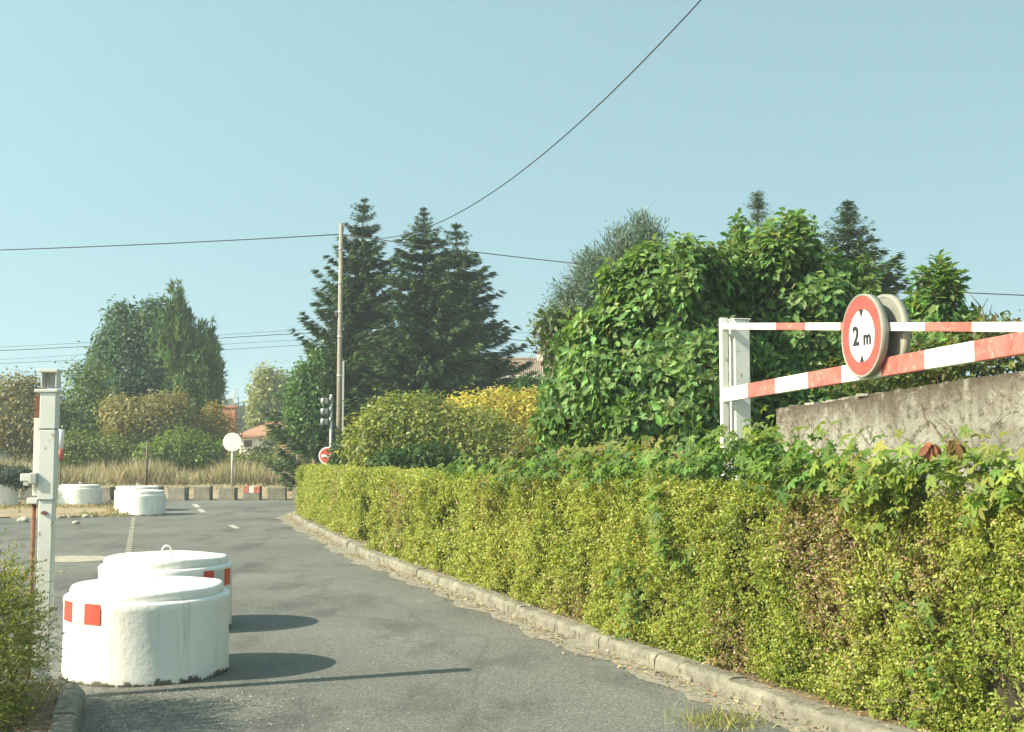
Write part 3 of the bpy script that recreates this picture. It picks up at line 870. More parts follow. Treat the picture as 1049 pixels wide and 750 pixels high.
for i in range(nx + 1):
    s = wlen * i / nx
    ztop = W0[2] + (W1[2] - W0[2]) * s / wl + .03 * (vnoise(np.array([[s, 0, 0]]), 1.3, 4)[0] - .5) + .018 * (vnoise(np.array([[s, 0, 0]]), 14.0, 5)[0] - .5)
    fr_, bk = [], []
    for k in range(nz + 1):
        z = ztop * k / nz
        nzv = (fbm(np.array([[s, 0, z]]), 3.0, 9)[0] - .5) * .005
        p = W0[:2] + wdir * s + wn * nzv
        q = W0[:2] + wdir * s - wn * th
        fr_.append(bm.verts.new((p[0], p[1], z))); bk.append(bm.verts.new((q[0], q[1], z + (0 if k < nz else random.uniform(-.01, .01)))))
    cols_.append((fr_, bk))
for i in range(nx):
    for k in range(nz):
        bm.faces.new((cols_[i][0][k], cols_[i + 1][0][k], cols_[i + 1][0][k + 1], cols_[i][0][k + 1]))
        bm.faces.new((cols_[i][1][k], cols_[i][1][k + 1], cols_[i + 1][1][k + 1], cols_[i + 1][1][k]))
    bm.faces.new((cols_[i][0][nz], cols_[i + 1][0][nz], cols_[i + 1][1][nz], cols_[i][1][nz]))
for e in (0, nx):
    for k in range(nz): bm.faces.new((cols_[e][0][k], cols_[e][0][k + 1], cols_[e][1][k + 1], cols_[e][1][k]))
mo = mb.build('masonry', M_WALL, wallt, base=(W0[0], W0[1], 0))
# moss and dirt growing down from the top edge
ea = mo.data.attributes.new('edge', 'FLOAT', 'POINT')
for vi, vt in enumerate(mo.data.vertices):
    sx_ = vt.co.x * wdir[0] + vt.co.y * wdir[1]
    ea.data[vi].value = max(0.0, min(1.0, 1 - (W0[2] + (W1[2] - W0[2]) * sx_ / wl - vt.co.z) / .34))
mb = MB()
for k in range(16):                           # broken flat pieces left on the wall top
    s = random.uniform(.05, 1.6); p = W0[:2] + wdir * s - wn * random.uniform(.03, .17)
    zt_ = W0[2] + (W1[2] - W0[2]) * s / wl
    mb.box((p[0], p[1], zt_ + .012), (random.uniform(.08, .22), random.uniform(.06, .12), random.uniform(.015, .03)), rotz=math.atan2(wdir[1], wdir[0]) + random.uniform(-.4, .4), bevel=.004)
mb.build('coping_fragment', M_WALL, wallt, base=(W0[0], W0[1], 0), label='broken coping pieces along the wall top')

# dried vine stems on the wall
mb = MB()
for k in range(22):
    s = random.uniform(.2, wl + .5); z = random.uniform(1.3, 1.75); pts = []
    zmax = W0[2] + (W1[2] - W0[2]) * s / wl - .03
    ds = random.uniform(-.09, .09)
    for j in range(9):
        if z > zmax - .06: break
        p = W0[:2] + wdir * s + wn * .02
        pts.append((p[0], p[1], z)); s += ds + random.uniform(-.05, .05); z += random.uniform(.02, .09)
    if len(pts) > 2: mb.tube(pts, [.0045 * (1 - .07 * i) for i in range(len(pts))], 5)
o = mb.build('dead_vine', M_TWIG, base=(W0[0], W0[1], 1.3)); tag(o, 'bare dried vine stems clinging to the concrete wall', 'vine')

# ================================================================== HEDGES
dK = np.concatenate([[0], np.cumsum(np.linalg.norm(np.diff(KS, axis=0), axis=1))])
def kerb_pt(s, off):
    x = np.interp(s, dK, KS[:, 0]); y = np.interp(s, dK, KS[:, 1]); nx_ = np.interp(s, dK, KN[:, 0]); ny_ = np.interp(s, dK, KN[:, 1])
    return np.stack([x + nx_ * off, y + ny_ * off], 1), np.stack([nx_, ny_], 1)
def s_of_Y(Y): return float(np.interp(Y, KS[:, 1], dK))
H_OFF, H_W = 0.30, 0.88
def hedge_h(s): return 1.36 - 0.16 * np.clip((s - 4) / 28, 0, 1)

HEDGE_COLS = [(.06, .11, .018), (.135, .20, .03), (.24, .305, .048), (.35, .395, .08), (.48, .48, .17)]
DRY_COLS = [(.17, .12, .065), (.31, .225, .14), (.45, .36, .23)]
def hedge(label, s0, s1, near_density, seed):
    b2, _ = kerb_pt(np.array([(s0 + s1) / 2]), np.array([.75])); base = (b2[0, 0], b2[0, 1], 0.085)
    t = thing('hedge', label, 'hedge', base)
    Ls = s1 - s0
    # ---- shoots on the front, top and ends
    P, O, U, SZ, PW = [], [], [], [], []
    def add(n, fn, w):
        s, off, z, out = fn(n)
        xy, nr = kerb_pt(s, off)
        P.append(np.column_stack([xy, z])); O.append(np.column_stack([nr * out[:, :1], out[:, 1:2]])); PW.append(s)
    segs = np.arange(s0, s1, 1.0)
    for sa in segs:
        sb = min(s1, sa + 1.0); ln = sb - sa
        xy, _ = kerb_pt(np.array([sa]), np.array([.3])); dist = max(4.0, float(np.linalg.norm(xy[0])))
        sc = min(1.7, max(1.0, (dist / 8.0) ** .7))                # leaf scale grows with distance
        dens = near_density / sc ** 1.7
        h = float(hedge_h(np.array([sa]))[0])
        nf = int(dens * ln * h); ntp = int(dens * .75 * ln * H_W)
        if dist < 4.6: nf //= 3; ntp //= 3
        def front(n):
            s = rng.uniform(sa, sb, n); z = .06 + rng.random(n) * (h - .06)
            q = np.column_stack([s, np.zeros(n), z])
            off = H_OFF + .17 * (fbm(q, 1.2, seed) - .5) * 2 + .12 * (fbm(q, 4.0, seed + 3) - .5) * 2 + np.abs(rng.normal(0, .05, n))
            off += np.clip((z - h + .16) / .16, 0, 1) ** 2 * .13 + np.clip((.25 - z) / .25, 0, 1) * -.07
            return s, off, z, np.column_stack([-np.ones(n), .25 * np.ones(n)])
        def top(n):
            s = rng.uniform(sa, sb, n); off = H_OFF + .05 + rng.random(n) * H_W
            q = np.column_stack([s, off, np.zeros(n)])
            z = h - .02 + .07 * (fbm(q, 1.3, seed + 5) - .5) * 2 + .05 * (fbm(q, 5, seed + 6) - .5) * 2 - np.abs(rng.normal(0, .035, n))
            return s, off, z, np.column_stack([-.25 * np.ones(n), np.ones(n)])
        k0 = len(P)
        add(nf, front, 1); add(ntp, top, 1)
        SZ.append(np.full(nf, sc)); SZ.append(np.full(ntp, sc))
    for e in (s0, s1):                                        # the two ends
        xy, _ = kerb_pt(np.array([e]), np.array([.3])); dist = max(4.0, float(np.linalg.norm(xy[0]))); sc = min(1.7, max(1.0, (dist / 8.0) ** .7))
        n = int(near_density / sc ** 1.7 * H_W * 1.25)
        s = e + rng.normal(0, .04, n); off = H_OFF + rng.random(n) * H_W; z = .06 + rng.random(n) * (float(hedge_h(np.array([e]))[0]) - .06)
        xy, nr = kerb_pt(s, off); P.append(np.column_stack([xy, z])); O.append(np.column_stack([nr * -.5, .3 * np.ones(n)])); PW.append(s); SZ.append(np.full(n, sc))
    P = np.concatenate(P); O = unit(np.concatenate(O)); SZ = np.concatenate(SZ); PW = np.concatenate(PW)
    q = np.column_stack([PW, P[:, 2] * .55, PW * 0])
    dry = fbm(q, .9, seed + 11)
    hol = fbm(np.column_stack([PW, P[:, 2], PW * 0]), 2.6, seed + 17)
    hole = (hol < .35) & (rng.random(len(P)) < .8)
    dryp = np.clip((dry - .63) / .10, 0, 1)
    dryp = np.maximum(dryp, np.exp(-((PW - s_of_Y(17.6)) / .55) ** 2) * .9 * (P[:, 2] < 1.12) * (vnoise(q, 3.0, 5) > .25))
    keep = ~hole & (rng.random(len(P)) > dryp * .35)
    P, O, SZ, PW, dryp, hol = P[keep], O[keep], SZ[keep], PW[keep], dryp[keep], hol[keep]
    K = 12
    n = len(P)
    upv = np.array([0, 0, 1.0])
    ax = unit(O * .55 + upv * rng.uniform(.3, 1.2, (n, 1)) + rng.normal(size=(n, 3)) * .5)
    ln = SZ ** .45 * rng.uniform(.07, .18, n)
    P[:, 2] -= np.clip(O[:, 2], 0, 1) * ln * .8
    P[:, 2] = np.minimum(P[:, 2], hedge_h(PW) + .03 - ln * .7 * (rng.random(n) < .93))
    kk = (np.arange(K) + .5) / K
    PP = (P[:, None, :] + ax[:, None, :] * (ln[:, None] * kk[None, :])[:, :, None]).reshape(-1, 3)
    AX = np.repeat(ax, K, 0); side = unit(np.cross(AX, rng.normal(size=AX.shape)))
    LA = unit(side + AX * .5 + rng.normal(size=AX.shape) * .25)
    NN = unit(np.repeat(O, K, 0) * .7 + upv * .45 + rng.normal(size=AX.shape) * .55)
    m = len(PP)
    sz = np.repeat(SZ, K) * .025 * rng.uniform(.6, 1.3, m)
    tipf = np.tile(kk, n)
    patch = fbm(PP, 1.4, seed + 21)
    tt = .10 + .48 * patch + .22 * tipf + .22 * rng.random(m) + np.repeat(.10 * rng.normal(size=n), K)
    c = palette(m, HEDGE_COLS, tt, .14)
    dr = np.repeat(dryp, K) * .6 + .05
    isd = rng.random(m) < dr
    c[isd] = palette(int(isd.sum()), DRY_COLS, None, .2)
    PP += rng.normal(size=PP.shape) * .004
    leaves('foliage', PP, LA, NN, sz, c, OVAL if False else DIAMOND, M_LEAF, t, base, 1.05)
    # ---- woody inside
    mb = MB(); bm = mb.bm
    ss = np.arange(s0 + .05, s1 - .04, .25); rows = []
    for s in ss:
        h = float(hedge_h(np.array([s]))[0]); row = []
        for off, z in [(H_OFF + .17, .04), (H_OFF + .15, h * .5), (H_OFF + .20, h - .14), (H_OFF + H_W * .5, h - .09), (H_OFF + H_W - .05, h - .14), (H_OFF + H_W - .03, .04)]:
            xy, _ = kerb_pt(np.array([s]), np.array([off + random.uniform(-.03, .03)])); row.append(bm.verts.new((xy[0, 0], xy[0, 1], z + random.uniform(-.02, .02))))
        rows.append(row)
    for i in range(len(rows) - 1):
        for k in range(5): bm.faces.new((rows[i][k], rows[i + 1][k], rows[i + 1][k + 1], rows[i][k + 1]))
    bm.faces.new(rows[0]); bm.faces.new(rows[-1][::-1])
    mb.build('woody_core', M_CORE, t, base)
    mb = MB()
    for k in range(int(Ls * 34)):
        s = random.uniform(s0 + .05, s1 - .05); h = float(hedge_h(np.array([s]))[0]); z = random.uniform(.05, h * .7)
        pts = []
        off = H_OFF + random.uniform(.05, .16)
        for j in range(5):
            xy, _ = kerb_pt(np.array([s]), np.array([off])); pts.append((xy[0, 0], xy[0, 1], min(z, h - .03)))
            s += random.uniform(-.05, .05); z += random.uniform(.05, .13); off += random.uniform(-.04, .02)
        mb.tube(pts, [.006, .005, .0045, .004, .0025], 4)
    mb.build('stems', M_TWIG, t, base)
    return t
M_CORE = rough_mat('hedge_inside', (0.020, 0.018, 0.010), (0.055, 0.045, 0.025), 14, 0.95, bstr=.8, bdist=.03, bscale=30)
s_gap = s_of_Y(float(gnd(357, 563)[1]))
s_end = s_of_Y(float(gnd(300, 527)[1]))
print('hedge', s_gap, s_end, dK[-1])
hedge('long clipped yellow green hedge along the right kerb with brown dry patches', 0.15, s_gap - .9, 2500, 31)
hedge('short square hedge section at the far end beyond a dark gap', s_gap + .9, s_end + .2, 2500, 57)

# Virginia creeper over the hedge top: one plant per stretch
def creeper(label, pts, nclus, size, cols, seed, spread=.28, zup=.12, zs=.07, group=None):
    pts = [np.asarray(p, float) for p in pts]; base = tuple(np.mean(pts, axis=0))
    base = (base[0], base[1], 0.1)
    t = thing('creeper', label, 'creeper', base, 0, group)
    idx = rng.integers(0, len(pts) - 1, nclus); f = rng.random((nclus, 1))
    Pm = np.array(pts); C = Pm[idx] * (1 - f) + Pm[idx + 1] * f
    C = C + rng.normal(size=(nclus, 3)) * np.array([spread, spread, zs])
    lift = fbm(C, 1.8, seed)
    C[:, 2] += (lift - .45) * zup * 2
    keep = (fbm(C, 1.5, seed + 4) > .36) | (rng.random(nclus) < .2)
    C = C[keep]; n = len(C)
    toroad = np.array([-.95, -.3, 0])
    NN = unit(toroad * rng.uniform(.2, .9, (n, 1)) + np.array([0, 0, .75]) + rng.normal(size=(n, 3)) * .35)
    A = unit(toroad * .4 + np.array([0, 0, -.5]) + rng.normal(size=(n, 3)) * .6); A = unit(A - NN * np.sum(A * NN, 1, keepdims=True))
    tt = .55 * fbm(C, 1.3, seed + 8) + .45 * rng.random(n)
    leaves('leaves', C, A, NN, size * rng.uniform(.55, 1.2, n), palette(n, cols, tt, .15), CREEPER, M_GLOSS, t, base)
    mb = MB()
    for k in range(10):
        g_ = spread / .2; i = random.randrange(len(pts) - 1); p = pts[i] * random.random() + pts[i + 1] * .0; a = pts[i] + (pts[i + 1] - pts[i]) * random.random()
        q = [a + np.array([random.uniform(-.1, .1), random.uniform(-.1, .1), -.12])]
        for j in range(6): q.append(q[-1] + g_ * np.array([random.uniform(-.08, .08), random.uniform(-.12, .12), random.uniform(-.04, .07)]))
        mb.tube(q, [.004, .004, .0035, .003, .003, .002, .0015], 5)
    mb.build('vines', M_TWIG, t, base)
    return t
CR_COLS = [(.04, .09, .022), (.07, .15, .032), (.12, .21, .042), (.21, .28, .055), (.32, .35, .09)]
CR_RED = [(.05, .11, .02), (.09, .16, .03), (.15, .20, .045), (.22, .22, .06), (.20, .10, .05)]
def hp(s, off, z): xy, _ = kerb_pt(np.array([float(s)]), np.array([float(off)])); return (xy[0, 0], xy[0, 1], z)
sY = s_of_Y
def cpt(u, v, D): return tuple(at(u, v, D))
YC = [(.04, .10, .02), (.09, .17, .03), (.15, .23, .04), (.23, .28, .055), (.30, .30, .07), (.30, .21, .07)]
creeper('large leaved creeper with yellowing leaves below the concrete wall', [cpt(875, 494, 7.3), cpt(940, 497, 7.0), cpt(1010, 500, 6.6), cpt(1075, 502, 6.2), cpt(1130, 505, 5.9)], 950, .085, YC, 3, spread=.13, zup=.08, zs=.09)
creeper('dark green creeper mound against the gate post', [cpt(715, 480, 9.5), cpt(760, 472, 9.0), cpt(810, 476, 8.4), cpt(850, 486, 7.9), cpt(890, 482, 7.7)], 1100, .08, CR_COLS, 4, spread=.17, zup=.12, zs=.11)
creeper('creeper draped down the hedge face below the gate post', [hp(sY(9.5), .30, 1.34), hp(sY(9.3), .22, 1.18), hp(sY(9.1), .20, .98), hp(sY(9.0), .22, .85)], 150, .09, CR_COLS, 5, spread=.12, zup=.03)
creeper('green creeper trailing along the middle of the hedge top', [cpt(470, 478, 13.5), cpt(530, 478, 12.5), cpt(590, 480, 11.5), cpt(640, 480, 10.7), cpt(690, 485, 9.9)], 900, .078, CR_COLS, 6, spread=.2, zs=.07)
creeper('reddening creeper on the hedge top in front of the fig tree', [cpt(600, 470, 12.4), cpt(640, 470, 11.6), cpt(690, 466, 10.7)], 240, .12, CR_RED, 7, spread=.16, zs=.06)
creeper('low creeper patch climbing out of the hedge foot', [hp(sY(9.8), .20, .2), hp(sY(9.75), .20, .4), hp(sY(9.9), .20, .6)], 60, .075, CR_COLS, 8, spread=.09, zup=.02)
creeper('creeper strand hanging on the hedge face near the lower right', [hp(sY(6.6), .20, .25), hp(sY(6.6), .20, .6), hp(sY(6.7), .22, 1.0)], 30, .07, CR_COLS, 9, spread=.07, zup=.02)
# two big red-brown leaves standing up in front of the wall
for k, (u, v) in enumerate([(953, 462), (978, 458)]):
    p = at(u, v + 6, 6.35); n = 11
    P = np.tile(p, (n, 1)) + rng.normal(size=(n, 3)) * .012
    A = unit(np.column_stack([np.linspace(-.9, .9, n), rng.normal(0, .2, n), np.full(n, -.8)])); NN = unit(np.tile([-.5, -.8, .45], (n, 1)) + rng.normal(size=(n, 3)) * .25)
    o = leaves('wilted_leaves', P + np.array([0, 0, .06]), A, NN, .078, palette(n, [(.20, .07, .045), (.30, .14, .08)] if k == 0 else [(.17, .10, .04), (.22, .17, .06)], None, .15), OVAL, M_DRY, None, (p[0], p[1], p[2]))
    tag(o, ['bunch of wilted red brown leaves below the concrete wall', 'bunch of wilted orange and green leaves just right of the red brown ones'][k], 'leaves')

# ================================================================== BROADLEAF TREES BEHIND THE HEDGE
FIG_COLS = [(.065, .135, .046), (.10, .20, .062), (.15, .265, .08), (.21, .325, .11), (.28, .375, .15)]
def lobe(u, v, D, ru, rv, rd=None):
    """lobe centred on pixel (u, v) at depth D, ru x rv pixels across half widths."""
    k = D / F
    return (tuple(at(u, v, D)), (ru * k, (rd if rd else (ru + rv) / 2) * k, rv * k))
def bumpy(lobes, n, k):
    """smaller shoots standing out of every lobe, so that the outline is uneven."""
    out = list(lobes)
    for c, R in lobes:
        for _ in range(n):
            d = rdir(1)[0]; d[2] = abs(d[2]) * 1.2 - .2; d /= np.linalg.norm(d)
            q = random.uniform(.6, 1.2)
            out.append((tuple(np.array(c) + d * np.array(R) * .95), (R[0] * k * q, R[1] * k * q, R[2] * k * q * random.uniform(.9, 1.7))))
    return out
D1 = 14.0
figl = [lobe(640, 400, D1, 78, 70), lobe(600, 425, D1 - .2, 48, 52), lobe(690, 300, D1, 46, 62), lobe(720, 400, D1 - .2, 60, 80), lobe(660, 340, D1 + .3, 56, 60), lobe(742, 330, D1 + .6, 40, 55), lobe(690, 440, D1 - .5, 60, 40), lobe(715, 285, D1 + .1, 36, 34), lobe(655, 292, D1 + .2, 34, 38), lobe(745, 290, D1 + .4, 26, 40), lobe(608, 352, D1 + .2, 36, 38)]
broadleaf('fig_tree', 'broad leaved fig tree directly left of the gate post', 'tree', (*at(670, 500, D1)[:2], 0), bumpy(figl, 5, .34), 3100, 8, .10, .112, FIG_COLS, FIG, M_GLOSS, .07, 3, droop=.4, shell=.2, lump=.4, rosette=True)
D2 = 14.6
figr = [lobe(800, 280, D2, 42, 58), lobe(770, 340, D2, 50, 60), lobe(840, 330, D2 - .3, 52, 60), lobe(790, 420, D2 - .4, 70, 60), lobe(880, 360, D2 - .2, 44, 50), lobe(850, 410, D2 - .2, 60, 50), lobe(830, 285, D2 + .2, 34, 40), lobe(898, 335, D2 - .2, 26, 34), lobe(755, 280, D2 + .2, 24, 44), lobe(865, 302, D2 - .1, 30, 34), lobe(812, 262, D2, 26, 30)]
broadleaf('fig_tree', 'dense leafy tree behind the 2 m sign and the striped bars', 'tree', (*at(815, 500, D2)[:2], 0), bumpy(figr, 5, .34), 3200, 8, .10, .108, FIG_COLS, FIG, M_GLOSS, .08, 5, droop=.35, shell=.2, lump=.4, rosette=True)
D3 = 13.5
wal = [lobe(962, 305, D3, 24, 34), lobe(950, 345, D3, 42, 34), lobe(985, 345, D3, 36, 28), lobe(930, 365, D3 - .2, 46, 30)]
broadleaf('young_tree', 'young leafy tree rising above the bar right of the 2 m sign', 'tree', (*at(955, 500, D3)[:2], 0), bumpy(wal, 4, .34), 620, 8, .09, .115, FIG_COLS, FIG, M_GLOSS, .05, 7, droop=.1, shell=.2, lump=.4, rosette=True)
D4 = 12.4
low = [lobe(1010, 345, D4, 44, 20), lobe(1060, 350, D4, 50, 22), lobe(960, 372, D4, 55, 20), lobe(895, 385, D4, 50, 22), lobe(1030, 370, D4, 60, 18)]
broadleaf('bramble', 'low tangled bramble showing just above the concrete wall', 'shrub', (*at(990, 500, D4)[:2], 0), low, 380, 8, .08, .075, [(.03, .06, .015), (.07, .12, .025), (.15, .18, .04), (.24, .16, .06)], OVAL, M_LEAF, .03, 9, trunkname='stems', crownname='foliage')
mb = MB()
tw = [at(1008, 350, 12.2), at(1009, 330, 12.2), at(1006, 316, 12.2), at(1012, 306, 12.2)]
mb.tube(tw, [.012, .01, .008, .004], 6); mb.tube([tw[2], at(998, 306, 12.2), at(990, 297, 12.2)], [.006, .005, .002], 5); mb.tube([tw[1], at(1014, 322, 12.2), at(1016, 312, 12.2)], [.006, .005, .003], 5)
o = mb.build('bare_twig', M_TWIG, base=(float(tw[0][0]), float(tw[0][1]), float(tw[0][2]))); tag(o, 'bare forked twig sticking up beside the overhead cable', 'twig')

# ================================================================== CONIFERS
def conifer(name, label, apex, zbase, width, levels, per, npts, cols, seed, card=.34, rise=.0, prof=1.0, tipup=.25, top_thin=.06, group=None, r0=.14, lean=(0, 0), dens=1.0, cw=.30, skirt=0.12, nmin=4):
    """tapering evergreen: whorls of drooping boughs, each a spray of needle twigs."""
    ax, ay, az = apex; H = az - zbase
    t = thing(name, label, 'tree', (ax, ay, 0), 0, group)
    mb = MB(); mb.tube([(ax + lean[0], ay + lean[1], -.1), (ax + lean[0] * .5, ay, az * .5), (ax, ay, az - .05)], [r0, r0 * .6, .012], 8)
    PP, AA, NNs, SS, TT = [], [], [], [], []
    for li in range(levels):
        f = (li + .5) / levels                         # 0 bottom .. 1 apex
        z = zbase + H * f + random.uniform(-.12, .12)
        reach = width * ((1 - f) ** prof + top_thin * .35) * (1 - skirt * max(0, .2 - f) / .2)
        nb = max(4, int(per * (.55 + .5 * (1 - f))))
        a0 = random.uniform(0, 6.28)
        for bi in range(nb):
            a = a0 + 2 * PI * bi / nb + random.uniform(-.35, .35)
            ln = reach * random.choice((random.uniform(.55, .95), random.uniform(.85, 1.25)))
            if ln < .08: ln = .08
            dirh = np.array([math.cos(a), math.sin(a), 0.0]); zj = random.uniform(-.34, .34) * (1 - f)
            sag = random.uniform(.12, .38) * (1 - f) - rise
            n = max(nmin, int(npts * (ln / width + .2)))
            s = (np.arange(n) + .4) / n
            zz = -sag * ln * s + tipup * ln * s ** 3
            B = np.array([ax + lean[0] * (1 - f), ay + lean[1] * (1 - f), z + zj]) + dirh * (ln * s)[:, None] + np.array([0, 0, 1]) * zz[:, None]
            if ln > .5:
                mb.tube([B[0] - dirh * ln * .1, B[n // 2], B[-1]], [.018 + .012 * ln, .012, .005], 4)
            perp = np.array([-dirh[1], dirh[0], 0])
            for sgn in (-1, 1):
                for rep in range(3):
                    k = int(n * dens); sel = rng.integers(0, n, k)
                    A = dirh * rng.uniform(.5, 1.1, (k, 1)) + perp * sgn * rng.uniform(.1, .9, (k, 1)) * (1.1 - s[sel])[:, None] + np.array([0, 0, -1]) * rng.uniform(-.15, .45, (k, 1))
                    offs = perp * sgn * (rng.random((k, 1)) * ln * .28 * (1.05 - s[sel])[:, None])
                    PP.append(B[sel] + offs + rng.normal(size=(k, 3)) * .03); AA.append(A)
                    NNs.append(np.array([0, 0, 1]) + dirh * .25 + rng.normal(size=(k, 3)) * .45)
                    if (1 - f) * H < 1.1: A = A * .55 + np.array([0, 0, .8])
                    SS.append((.6 if (1 - f) * H < 1.1 else 1.0) * card * rng.uniform(.55, 1.15, k) * (.5 + .5 * min(1, ln / (width * .4)))); TT.append(np.clip(.15 + .5 * s[sel] + .35 * rng.random(k) + rng.normal(0, .1), 0, 1))
    # leader shoot
    k = 26; PP.append(np.tile([ax, ay, az - .45], (k, 1)) + np.array([0, 0, 1]) * rng.uniform(-.3, .3, (k, 1))); AA.append(np.array([0, 0, 1]) + rng.normal(size=(k, 3)) * .22); NNs.append(rng.normal(size=(k, 3))); SS.append(np.full(k, card * .55)); TT.append(rng.random(k))
    PP, AA, NNs, SS, TT = map(np.concatenate, (PP, AA, NNs, SS, TT))
    n = len(PP)
    leaves('crown', PP, AA, NNs, SS, palette(n, cols, TT, .16), SPRAY, M_NEEDLE, t, (ax, ay, 0), cw / .16 * .55)
    mb.build('trunk', M_BARK, t, (ax, ay, 0))
    return t
FIR = [(.015, .036, .018), (.028, .062, .026), (.052, .105, .040), (.095, .16, .055)]
CED = [(.06, .10, .075), (.10, .155, .115), (.155, .215, .16), (.22, .28, .20)]
GF = 'tall dark firs beyond the hedge'
conifer('fir_tree', 'leftmost tall dark fir just behind the utility pole', tuple(at(373, 202, 43)), .4, 3.1, 62, 9, 17, FIR, 1, lean=(-.45, 0), prof=.78, card=.30, dens=2.6, cw=.25, top_thin=.02, group=GF, tipup=.45)
conifer('fir_tree', 'middle dark fir with a dense blunt pointed crown', tuple(at(434, 211, 41)), .4, 3.2, 62, 9, 17, FIR, 2, prof=.78, card=.30, dens=2.6, cw=.25, top_thin=.02, group=GF, tipup=.35)
conifer('fir_tree', 'right dark fir with long boughs hanging toward the tiled roof', tuple(at(467, 227, 44)), .4, 3.2, 60, 9, 17, FIR, 3, lean=(.55, 0), prof=.76, card=.30, dens=2.6, cw=.25, top_thin=.02, group=GF, tipup=.3)
conifer('cypress_tree', 'thin feathery conifer tip poking out above the fig trees', tuple(at(776, 198, 21)), 1.0, 3.2, 84, 7, 13, [(.05, .085, .03), (.085, .13, .045), (.13, .175, .065)], 4, card=.15, prof=1.1, tipup=.25, r0=.08, dens=2.2, cw=.24, nmin=6, top_thin=.02)
conifer('spruce_tree', 'dark spruce standing behind the 2 m sign', tuple(at(868, 203, 27)), .5, 3.5, 84, 8, 15, FIR, 5, prof=.92, tipup=.4, card=.22, dens=3.6, cw=.28, top_thin=.02)
# blue-grey cedar with loose ascending boughs: several leaning leaders
cedar_base = at(640, 470, 24)
cl = [lobe(648, 268, 24, 28, 32), lobe(615, 290, 24, 32, 30), lobe(600, 318, 23.7, 26, 26), lobe(648, 312, 24.2, 44, 42), lobe(585, 343, 23.8, 24, 20), lobe(625, 350, 24, 44, 38), lobe(664, 246, 24.1, 13, 18), lobe(640, 250, 24, 11, 14), lobe(607, 270, 24, 10, 12), lobe(586, 306, 23.8, 12, 12), lobe(576, 335, 23.8, 14, 10), lobe(655, 232, 24, 6, 12)]
t = thing('cedar_tree', 'loose blue grey cedar behind the fig tree', 'tree', (cedar_base[0], cedar_base[1], 0))
PPc, NNc, cvc = crown(cl, 3000, 15, .12, 12, .24, .7, up=.5)
OUTc = unit(PPc - np.array(cl[3][0]))
Ac = unit(OUTc * .75 + np.array([0, 0, .12]) + rng.normal(size=PPc.shape) * .55)
leaves('crown', PPc, Ac, NNc, .115 * rng.uniform(.6, 1.3, len(PPc)), palette(len(PPc), CED, .5 * cvc + .5 * rng.random(len(PPc)), .15), NEEDLE, M_NEEDLE, t, (cedar_base[0], cedar_base[1], 0), .6)
limbs('trunk', (cedar_base[0], cedar_base[1], 0), cl, .14, .5, t)

# ================================================================== SHRUBS BEHIND THE HEDGE
OLV = [(.085, .125, .032), (.165, .215, .05), (.26, .30, .072), (.37, .38, .11)]
GRN = [(.022, .055, .014), (.045, .10, .022), (.085, .15, .035)]
YEL = [(.26, .26, .05), (.45, .42, .08), (.58, .52, .12), (.66, .59, .20)]
broadleaf('shrub', 'big rounded olive green shrub below the tall firs', 'shrub', (*at(430, 480, 27)[:2], 0),
          [lobe(430, 455, 27, 62, 48), lobe(396, 460, 26.6, 42, 40), lobe(478, 458, 26.8, 50, 40), lobe(415, 440, 27, 40, 34), lobe(525, 470, 26.6, 42, 32)], 2600, 8, .12, .105, OLV, DIAMOND, M_LEAF, .06, 13, lump=.2, shell=.12, trunkname='stems', crownname='foliage', inner=.05)
broadleaf('shrub', 'bright golden yellow shrub beside the olive one', 'shrub', (*at(515, 480, 29)[:2], 0),
          [lobe(505, 432, 29, 40, 32), lobe(538, 430, 29, 32, 28), lobe(478, 425, 29.2, 22, 18)], 1000, 8, .11, .11, YEL, DIAMOND, M_LEAF, .05, 14, lump=.25, shell=.12, trunkname='stems', crownname='foliage')
broadleaf('shrub', 'dark glossy evergreen bush in front of the olive shrub', 'shrub', (*at(440, 490, 24)[:2], 0),
          [lobe(440, 474, 24, 26, 18), lobe(465, 478, 24, 18, 12), lobe(405, 474, 24, 18, 12)], 420, 8, .09, .11, GRN, OVAL, M_GLOSS, .04, 15, trunkname='stems', crownname='foliage')
broadleaf('shrub', 'dark green bush half covering the red sign', 'shrub', (*at(356, 480, 31)[:2], 0),
          [lobe(353, 466, 31, 11, 16), lobe(369, 462, 31, 12, 18), lobe(349, 473, 30.8, 7, 6)], 360, 8, .09, .11, GRN, OVAL, M_GLOSS, .04, 16, trunkname='stems', crownname='foliage')
broadleaf('shrub', 'mixed shrub with wilted leaves at the foot of the fig tree', 'shrub', (*at(600, 490, 18)[:2], 0),
          [lobe(575, 458, 18, 36, 24), lobe(620, 462, 17.5, 40, 22), lobe(545, 470, 18.5, 30, 16), lobe(665, 470, 16.5, 40, 16)], 800, 8, .10, .085, [(.035, .06, .015), (.08, .12, .025), (.16, .17, .04), (.24, .15, .07)], OVAL, M_LEAF, .04, 17, trunkname='stems', crownname='foliage')
broadleaf('shrub', 'mid green bush in front of the tiled roof', 'shrub', (*at(548, 490, 33)[:2], 0),
          [lobe(540, 408, 33, 24, 18), lobe(568, 412, 33, 26, 24), lobe(552, 440, 33, 40, 30)], 800, 8, .13, .14, GRN, OVAL, M_LEAF, .05, 18, trunkname='stems', crownname='foliage')
broadleaf('tree', 'small grey green tree at the left edge of the fig tree', 'tree', (*at(580, 480, 22)[:2], 0),
          [lobe(578, 345, 22, 22, 26), lobe(590, 375, 22, 26, 30), lobe(570, 328, 22, 14, 10)], 420, 9, .11, .12, [(.05, .08, .03), (.09, .13, .045), (.14, .18, .06)], OVAL, M_LEAF, .05, 19)

